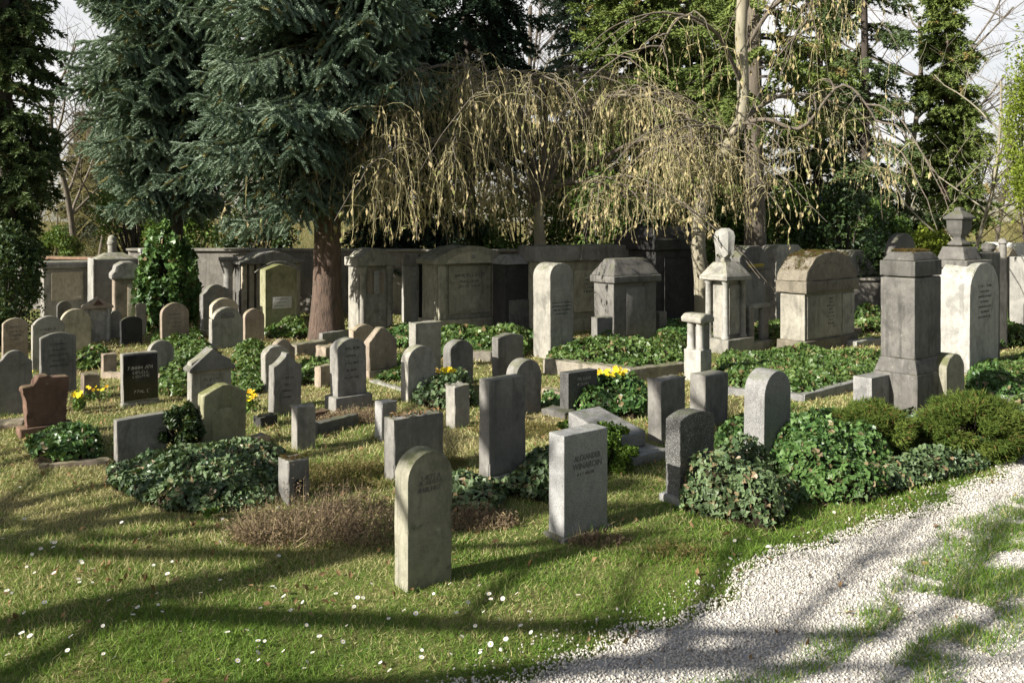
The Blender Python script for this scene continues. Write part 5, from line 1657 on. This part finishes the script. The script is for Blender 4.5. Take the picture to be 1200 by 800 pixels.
X, Y = at(385, 14.2)
conifer('huge blue-green spruce with a thick reddish trunk in the middle left', X, Y, 12.5, 2.55, 2.35, 19, .33, seed=11, trunk_r=.255, lop=lop_main, ztop=8.3, droop=.5, pw=.5, spray=.19, hang=.6, tw=.62, tip=.35)
X, Y = at(204, 16.7)
conifer('second blue-green spruce left of the thick reddish trunk, its skirts drooping over the wall', X, Y, 12.0, 2.6, 1.9, 19, .33, 'spruce', 'bark_dark', seed=12, trunk_r=.17, ztop=8.8, droop=.5, pw=.5, spray=.20, hang=.6, tw=.62, tip=.35, lop=lambda az, z: (1.12 if math.cos(az) < 0 else .9) * min(1, .5 + .5 * (z - 2.4) / 2.2))
X, Y = at(548, 23)
conifer('dark fir behind the weeping tree, top centre', X, Y, 16, 4.2, 2.3, 10, .36, 'spruce_dark', 'bark_dark', 13, .42, .5, .2, 'fir_tree', .9, lo=True, ztop=10, gap=.1, hang=.8, pw=.5)
X, Y = at(470, 20)
conifer('dark spruce filling the gap right of the blue-green spruce', X, Y, 14, 1.8, 1.9, 10, .34, 'spruce_dark', 'bark_dark', 23, .40, .5, .2, 'spruce_tree', .9, lo=True, ztop=8.5, hang=.8, pw=.5)
X, Y = at(8, 21)
conifer('tall dark fir at the left edge of the picture', X, Y, 16, .8, 1.3, 11, .33, 'fir_dark', 'bark_dark', 14, .42, .42, .2, 'fir_tree', .95, lo=True, ztop=9.5, pw=.35, hang=.7, lop=lambda az, z: .6 if z < 2.6 else 1.0)
X, Y = at(130, 42)
conifer('distant slim spruce standing far behind the bare tree', X, Y, 8.6, .4, 1.4, 11, .36, 'farfir', 'bark_grey', 15, .5, .35, .15, 'spruce_tree', .8, lo=True)
X, Y = at(96, 50)
conifer('distant narrow spruce partly behind the bare trunk at left', X, Y, 9.0, .4, 1.4, 11, .4, 'farfir', 'bark_grey', 16, .55, .35, .15, 'spruce_tree', .8, lo=True)
X, Y = at(1108, 25)
conifer('slim olive-green fir standing against the sky at the right', X, Y, 9.6, 1.2, 1.3, 11, .30, 'fir', 'bark_red', 17, .38, .36, .17, 'fir_tree', .95, lo=True, pw=.42, gap=.1, hang=.6)
X, Y = at(1012, 24)
conifer('dark fir with open branches left of the slim olive fir', X, Y, 14, 1.5, 1.9, 9, .36, 'fir_dark', 'bark_dark', 18, .42, .42, .18, 'fir_tree', .85, lo=True, ztop=9, gap=.5, hang=.7, pw=.5)
X, Y = at(746, 22)
conifer('mid-green fir with a dark trunk behind the weeping tree', X, Y, 14, 2.6, 2.3, 9, .36, 'fir', 'bark_dark', 19, .42, .4, .22, 'fir_tree', .9, lo=True, ztop=9, gap=.12, hang=.6, pw=.5)
X, Y = at(680, 24)
conifer('blue-tinged spruce top at the upper centre', X, Y, 14, 3.2, 1.5, 9, .36, 'spruce', 'bark_dark', 20, .42, .4, .18, 'spruce_tree', .9, lo=True, ztop=9.5, gap=.1, hang=.7, pw=.5)
X, Y = at(885, 17.2)
conifer('tall rough-barked fir trunk with high dark branches, right of centre', X, Y, 13, 4.2, 2.1, 6, .42, 'fir', 'bark_grey', 21, .36, .36, .24, 'fir_tree', .8, lo=True, ztop=8, gap=.3, hang=.6, pw=.5)
X, Y = at(960, 27)
conifer('green fir deep behind the hanging branches at right centre', X, Y, 12, 1.0, 2.1, 9, .38, 'fir', 'bark_dark', 22, .46, .4, .2, 'fir_tree', .9, lo=True, ztop=9.5, gap=.4, hang=.6, pw=.5)


X, Y = at(806, 25)
conifer('olive-green fir sunlit behind the crooked weeping tree', X, Y, 14, 2.4, 2.2, 9, .36, 'fir', 'bark_dark', 24, .42, .4, .2, 'fir_tree', .95, lo=True, ztop=9.5, gap=.1, hang=.6, pw=.5)
X, Y = at(846, 28)
conifer('olive-green fir half hidden by its sunlit neighbour, upper right of centre', X, Y, 14, 2.4, 2.0, 9, .38, 'fir', 'bark_dark', 25, .45, .4, .2, 'fir_tree', .9, lo=True, ztop=10, gap=.1, hang=.6, pw=.5)


def weeping(label, X, Y, trunk, limbs, seed, ntw, nleaf, name='weeping_tree', hang=(1.0, 2.4), tr=(.16, .07), top=None):
    """trunk and arching limbs given as points (x,y,z about the base); fine twigs hang from the limbs"""
    r = np.random.default_rng(seed)
    root = empty(name, (X, Y, 0)); tag(root, label, 'tree', 'weeping trees with tan hanging twigs')

    def smooth(P, n):
        P = np.array(P, float); t = np.linspace(0, len(P) - 1, n); i = np.clip(t.astype(int), 0, len(P) - 2); f = (t - i)[:, None]
        A = np.vstack([2 * P[0] - P[1], P, 2 * P[-1] - P[-2]])
        p0, p1, p2, p3 = A[i], A[i + 1], A[i + 2], A[i + 3]
        return .5 * (2 * p1 + (p2 - p0) * f + (2 * p0 - 5 * p1 + 4 * p2 - p3) * f ** 2 + (3 * p1 - p0 - 3 * p2 + p3) * f ** 3)
    T = smooth(trunk, 16)
    V, Fx = tubes([(T, np.linspace(tr[0], tr[1], 16))], 10)
    link('trunk', np_mesh('trunk', V, Fx, True), M['bark_pale'], root)
    L = []; pts = []
    for lm in limbs:
        P = smooth(lm[0], 22)
        L.append((P, np.linspace(lm[1], .008, 22))); pts.append(P)
        # secondary arching branches
        for k in range(lm[2]):
            i = r.integers(4, 21)
            az = r.uniform(0, 6.283); ln = r.uniform(.5, 1.9)
            t = np.linspace(0, 1, 12)[:, None]
            base_dir = (P[min(21, i + 1)] - P[i - 1]); base_dir /= np.linalg.norm(base_dir)
            dr_ = base_dir * .6 + np.array([math.cos(az), math.sin(az), 0]) * .9
            Q = P[i] + dr_ * ln * t + np.array([0, 0, 1]) * (ln * (.5 * t - 1.05 * t ** 2))
            Q += r.normal(size=(12, 3)) * .012
            L.append((Q, np.linspace(.018, .005, 12))); pts.append(Q)
    V, Fx = tubes(L, 6)
    link('limbs', np_mesh('limbs', V, Fx, True), M['bark_grey'], root)
    tw = []; LP = []; LD = []
    cum = np.concatenate([p[3:] for p in pts])
    idx = r.integers(0, len(cum), ntw)
    for i in idx:
        p0 = cum[i]
        az = r.uniform(0, 6.283); ln = r.uniform(*hang) * (.45 + .55 * min(1, max(.3, p0[2] / 3.4)))
        m = 10
        t = np.linspace(0, 1, m)
        out = r.uniform(.2, 1.15); rise = r.uniform(-.05, .35)
        ho = ln * out * (1 - np.exp(-2.2 * t)) * .8
        Q = np.stack([p0[0] + math.cos(az) * ho, p0[1] + math.sin(az) * ho, p0[2] + ln * (rise * np.sin(np.pi * np.minimum(1, t * 1.6)) * .5 - .95 * t ** 1.5)], 1)
        Q[1:] += np.cumsum(r.normal(size=(m - 1, 3)) * .022, axis=0)
        Q = Q[Q[:, 2] > (top if top else 1.15) + .5 * r.random()]
        if len(Q) < 3: continue
        tw.append((Q, np.linspace(.0042, .0018, len(Q)) * r.uniform(.7, 1.5)))
        k = r.poisson(nleaf)
        for _ in range(k):
            f = r.uniform(.1, 1) ** .55 * (len(Q) - 1.01); a_ = int(f)
            LP.append(Q[a_] + (Q[a_ + 1] - Q[a_]) * (f - a_)); LD.append(Q[a_ + 1] - Q[a_])
    V, Fx = tubes(tw, 3)
    per = np.concatenate([np.full(len(a_[0]) * 3, r.random()) for a_ in tw])
    link('hanging_twigs', np_mesh('hanging_twigs', V, Fx, True, per), M['weeptwig'], root)
    LP = np.array(LP); n = len(LP); LD = np.array(LD); LD /= np.linalg.norm(LD, axis=1, keepdims=True)
    LD = LD * .6 + r.normal(size=(n, 3)) * .35 + np.array([0, 0, -.8])
    R_ = frames(LD, r.normal(size=(n, 3)))
    sc = r.uniform(.03, .12, n)
    V, Fx = scatter(OVAL, OVALF, LP + np.array([0, 0, -.03]), R_, np.stack([sc * .85, sc, sc], 1))
    link('dry_leaves', np_mesh('dry_leaves', V, Fx, False, np.repeat(r.random(n), 4)), M['catkin'], root)
    return root


# main weeping tree: trunk hidden behind the slab tomb
Yw = 15.9
k = Yw / F


def wp(px, py, dy, x0=635):     # pixel at depth Yw+dy, about the tree base
    Yq = Yw + dy
    return ((px - 600) / F * Yq - (x0 - 600) / F * Yw, dy, HC - (py - YH) / F * Yq)


X, Y = at(635, Yw)
limbs = []
for tgt, n_ in [
    ([(632, 235, 0), (600, 160, -.5), (540, 98, -1.1), (480, 92, -1.7), (440, 128, -2.1), (415, 190, -2.3)], 20),
    ([(632, 235, 0), (610, 130, -.2), (560, 84, -.7), (510, 78, -1.2), (470, 104, -1.6), (445, 165, -1.8)], 18),
    ([(636, 225, 0), (640, 130, -.3), (640, 95, -.8), (610, 105, -1.4), (590, 150, -1.8)], 14),
    ([(640, 215, 0), (665, 120, 0), (690, 85, .3), (725, 105, .7), (745, 160, .9)], 14),
    ([(640, 220, 0), (690, 130, -.4), (740, 112, -.8), (790, 130, -1.0), (820, 175, -1.1)], 16),
    ([(632, 235, 0), (580, 190, -1.0), (530, 165, -1.8), (490, 175, -2.3), (455, 215, -2.5)], 14),
    ([(640, 230, 0), (700, 190, -.5), (750, 165, -1.0), (800, 170, -1.2), (850, 205, -1.2)], 16),
    ([(630, 240, 0), (590, 215, -.2), (560, 210, -.8), (530, 225, -1.3)], 10),
    ([(640, 225, 0), (660, 216, -.5), (700, 214, -1.2), (740, 235, -1.5)], 10),
    ([(636, 215, 0), (600, 120, .7), (585, 98, 1.3), (560, 120, 1.8)], 10),
    ([(640, 215, 0), (690, 120, .9), (730, 118, 1.6), (770, 150, 2.0)], 10),
]:
    limbs.append(([wp(*q) for q in tgt], .055, n_))
weeping('wide weeping tree with tan hanging twigs like a curtain over the tombs', X, Y, [(0, 0, -.1), (.06, 0, .6), (-.02, 0, 1.4), (-.06, 0, 2.1), wp(635, 225, 0)], limbs, 31, 2500, 4.5, hang=(.4, 1.45), top=1.55)

# second weeping tree on the right: crooked pale trunk
Yw = 15.2
X, Y = at(822, Yw)
wq = lambda px, py, dy: wp(px, py, dy, 822)
limbs = []
for tgt, n_ in [
    ([(872, 60, 0), (905, 10, -.3), (940, -5, -.6), (960, 50, -.8)], 12),
    ([(870, 145, 0), (900, 140, -.3), (940, 150, -.6), (985, 100, -.9), (1020, 130, -1.1), (1040, 180, -1.2)], 14),
    ([(868, 30, 0), (900, -60, .2), (950, -40, .5), (990, 30, .8)], 10),
    ([(870, 100, 0), (840, 40, -.4), (800, 20, -.8), (770, 60, -1.0)], 8),
    ([(872, -20, 0), (890, -100, -.2), (920, -90, -.5), (940, -20, -.8)], 9),
    ([(869, 145, 0), (855, 160, -.3), (840, 150, -.8), (800, 150, -1.2), (770, 180, -1.4)], 12),
    ([(870, 140, 0), (900, 120, .6), (950, 100, 1.0), (985, 140, 1.2)], 10),
]:
    limbs.append(([wq(*q) for q in tgt], .045, n_))
weeping('crooked pale-trunked weeping tree right of centre with tan twigs hanging', X, Y, [(0, 0, -.1), wq(822, 330, 0), wq(818, 262, 0), wq(838, 195, 0), wq(866, 150, 0), wq(871, 100, 0), wq(868, 30, 0), wq(874, -60, 0), wq(866, -140, 0)],
        limbs, 32, 360, 5.0, tr=(.135, .09), top=2.1, hang=(.4, 1.3))


def bare_mesh(seed, H, r0, levels=4, spread=.5, low=.3, twigs=True, thick=1.0, sides=6):
    r = np.random.default_rng(seed)
    out = []

    def grow(p, d, L, rad, lev):
        m = 7
        pts = [np.array(p)]
        dd = np.array(d, float)
        for i in range(m - 1):
            dd = dd + r.normal(size=3) * .09 + np.array([0, 0, .035])
            dd /= np.linalg.norm(dd)
            pts.append(pts[-1] + dd * L / (m - 1))
        pts = np.array(pts)
        out.append((pts, np.linspace(rad, rad * (.5 if lev < levels else .35), m), lev))
        if lev >= levels: return
        nb = r.integers(3, 6) if lev > 0 else r.integers(7, 11)
        for k in range(nb):
            f = r.uniform(low if lev == 0 else .25, .98)
            i = min(m - 2, int(f * (m - 1)))
            q = pts[i] + (pts[i + 1] - pts[i]) * (f * (m - 1) - i)
            az = r.uniform(0, 6.283)
            a_ = np.array([math.cos(az), math.sin(az), r.uniform(.0, .5)])
            t = pts[i + 1] - pts[i]; t /= np.linalg.norm(t)
            nd = t * (1 - spread) + a_ * (spread + .25); nd /= np.linalg.norm(nd)
            grow(q, nd, L * r.uniform(.38, .66) * (1.0 if lev else (1.15 - .5 * f)), rad * r.uniform(.38, .6) * (1.2 - .5 * f), lev + 1)
    grow((0, 0, 0), (0, 0, 1), H, r0, 0)
    return out


def bare_tree(label, X, Y, seed, H, r0, levels=4, spread=.5, low=.3, mat='bark_grey', name='bare_tree', group='bare trees beyond the cemetery', rz=0.0, src=None, tmat=None):
    if src is not None:
        o = src.copy(); COL.objects.link(o)
        for c in src.children:
            d = c.copy(); COL.objects.link(d); d.parent = o
    else:
        o = empty(name, (0, 0, 0))
        ls = bare_mesh(seed, H, r0, levels, spread, low)
        V, Fx = tubes([(a_, b_) for a_, b_, l in ls if l == 0], 8)
        link('trunk', np_mesh('trunk', V, Fx, True), M[mat], o)
        V, Fx = tubes([(a_, np.maximum(b_, .004)) for a_, b_, l in ls if l > 0], 4)
        link('branches', np_mesh('branches', V, Fx, True, np.full(len(V), .4)), M[tmat or mat], o)
    o.location = (X, Y, -.05); o.rotation_euler = (0, 0, rz)
    return tag(o, label, 'tree', group)


X, Y = at(91, 27); bare_tree('slender leafless tree against the sky between the dark fir and spruce', X, Y, 41, 6.0, .11, 4, .45, .25, 'bark_grey')
X, Y = at(1136, 22); bare_tree('thin pale leafless trunk beside the slim olive fir', X, Y, 42, 5.6, .055, 3, .55, .15, 'bark_pale')
X, Y = at(622, 34); bare_tree('leafless tree with fine branches in the sky gap at upper centre', X, Y, 43, 10.5, .14, 4, .5, .3, 'bark_grey')
X, Y = at(1165, 40); bare_tree('faint leafless tree in the bright gap at far right', X, Y, 44, 8.0, .1, 4, .5, .2, 'bark_grey')
X, Y = at(1062, 30); bare_tree('leafless branchy tree left of the slim olive fir', X, Y, 45, 9.0, .12, 4, .6, .3, 'bark_grey')
X, Y = at(655, 38); bare_tree('second leafless tree in the upper centre gap, thinner', X, Y, 46, 11.0, .11, 4, .45, .3, 'bark_grey')

# brushwood and far woods
prot = []
for i in range(4):
    o = bare_tree('x', 0, 0, 60 + i, 4.2 + .5 * i, .06, 4, .6, .12, 'bark_grey', 'thicket_tree', 'olive thicket trees beyond the wall', tmat='olivetwig')
    prot.append(o)
lr = random.Random(3)
words_h = ['low', 'mid-height', 'tall']
slots = [(-60, 30), (30, 33), (64, 36), (112, 30), (146, 36), (172, 29), (206, 31), (238, 38), (262, 28), (292, 34), (330, 33), (408, 32), (440, 30), (470, 36), (508, 33), (545, 30),
         (580, 36), (630, 31), (700, 33), (760, 31), (800, 36), (830, 30), (868, 34), (905, 31), (940, 36), (1010, 34), (1050, 38), (1090, 33), (1120, 36), (1150, 32), (1178, 37), (1200, 31), (1230, 35), (1260, 40)]
used = set()
for j, (px, Yq) in enumerate(slots):
    X, Y = at(px, Yq)
    side = ('at the far left' if px < 110 else 'left of the big spruce' if px < 340 else 'behind the weeping tree' if px < 760 else 'right of the crooked weeping tree' if px < 1060 else 'in the bright gap at the right')
    o = prot[j % 4] if j < 4 else bare_tree('x', 0, 0, 0, 0, 0, src=prot[j % 4])
    o.location = (X, Y, -.05); o.rotation_euler = (0, 0, lr.uniform(0, 6.28)); s = lr.uniform(.75, 1.15); o.scale = (s, s, s)
    tag(o, 'olive-brown leafless thicket tree ' + side, 'tree', 'olive thicket trees ' + side)


def wood_mass(name, label, n, y0, y1, xa, xb, h, size, mat, seed):
    r = np.random.default_rng(seed)
    Yq = r.uniform(y0, y1, n); px = r.uniform(xa, xb, n); X = (px - 600) / F * Yq
    top = h * (.55 + .55 * vnoise(X, Yq, .35, seed) * (.7 + .6 * vnoise(X, Yq, 1.1, seed + 1)))
    z = top * r.random(n) ** .75
    P = np.stack([X, Yq, z], 1)
    d = r.normal(size=(n, 3)) * .55; d[:, 2] += 1
    V, Fx = scatter(NEED, NEEDF, P, frames(d, r.normal(size=(n, 3))), np.stack([np.full(n, size * .10), size * r.uniform(.6, 1.4, n), np.full(n, size * .10)], 1))
    g = link(name, np_mesh(name, V, Fx, False, np.repeat(np.clip(vnoise(X, z, .9, seed) * .6 + r.random(n) * .4, 0, 1), 5)), M[mat])
    tag(g, label, None, None, 'stuff')


wood_mass('far_wood', 'far olive-brown woodland beyond the cemetery', 90000, 44, 85, -150, 1350, 4.6, .75, 'olivetwig', 5)
wood_mass('far_brush', 'budding undergrowth beyond the wall', 36000, 24, 40, -120, 1330, 1.7, .32, 'olivetwig', 6)

# big leafless trees on the sun side, left of the picture; their limbs shade the lawn
for (x, y, sd, H, r0, sp) in ((-9.6, -.25, 71, 7.0, .22, .6), (-10.6, .3, 75, 7.2, .16, .6), (-9.4, -3.2, 72, 8.8, .10, .55)):
    bare_tree('large leafless tree standing left of the lawn outside the view', x, y, sd, H, r0, 2, sp, .3, 'bark_grey', 'bare_tree', 'large bare trees on the sun side')

# dark evergreens added out of view to block sky light from the stone fronts
src = conifer('dark evergreen added out of view to block sky light', 9, -7, 10, .3, 2.3, 9, .42, 'spruce_dark', 'bark_dark', 81, .6, .4, .2, 'fir_tree', .8, lo=True, ztop=9.5, hang=.6, pw=.5, group='added evergreens out of view')
for x, y in ((-4, -8.5), (0.5, -7.5), (4.8, -7.2), (13, -5), (12, 0.5), (15.5, 3.5), (18, 7.5), (9.5, -3.6)):
    o = src.copy(); COL.objects.link(o); o.location = (x, y, -.05); o.rotation_euler = (0, 0, x * 2.1)
    for c in src.children:
        d = c.copy(); COL.objects.link(d); d.parent = o

# ------------------------------------------------------------------ sky and sun
w = bpy.data.worlds.new("World"); SC.world = w; w.use_nodes = True
nt = w.node_tree; nt.nodes.clear()
h = N(nt)
out = h.node("ShaderNodeOutputWorld"); bg = h.node("ShaderNodeBackground")
sky = h.node("ShaderNodeTexSky"); sky.sky_type = 'NISHITA'; sky.sun_disc = False
sky.sun_elevation = SUN_EL
sd = -SUN_DIR                                     # towards the sun
sky.sun_rotation = math.atan2(sd.x, sd.y)
sky.air_density = 1.0; sky.dust_density = 2.2; sky.ozone_density = 1.0
tc = h.node("ShaderNodeTexCoord")
cl = h.ramp(h.noise(h.mapping(tc.outputs["Generated"], (1, 1, 3.2)), 2.4, 7, .6, .3), .33, .66)
sp = h.node("ShaderNodeSeparateXYZ"); h.link(tc.outputs["Generated"], sp.inputs[0])
low = h.math('SUBTRACT', 1.0, h.ramp(sp.outputs[2], .22, .45))
veil = h.math('MULTIPLY', h.math('MULTIPLY_ADD', cl, .3, .68), h.math('MULTIPLY_ADD', low, .88, .10))
col = h.mix(veil, sky.outputs[0], (CLOUD, CLOUD * .985, CLOUD * .975))
h.link(col, bg.inputs[0]); bg.inputs[1].default_value = SKY_STRENGTH
h.link(bg.outputs[0], out.inputs[0])

sl = bpy.data.lights.new("sun", 'SUN'); sl.energy = SUN_POWER; sl.angle = R(.4); sl.color = (1.0, .945, .85)
so = bpy.data.objects.new("sun", sl); COL.objects.link(so)
sdir = Vector((SUN_DIR.x * math.cos(SUN_EL), SUN_DIR.y * math.cos(SUN_EL), -math.sin(SUN_EL)))
so.rotation_euler = sdir.to_track_quat('-Z', 'Y').to_euler()
so.location = (-12, -6, 14)

SC.view_settings.view_transform = 'Standard'; SC.view_settings.look = 'None'
SC.view_settings.exposure = 0.9; SC.view_settings.gamma = 1.0
SC.view_settings.use_curve_mapping = False
SC.cycles.max_bounces = 6; SC.cycles.diffuse_bounces = 3; SC.cycles.transmission_bounces = 3; SC.cycles.transparent_max_bounces = 4
SC.cycles.use_denoising = True
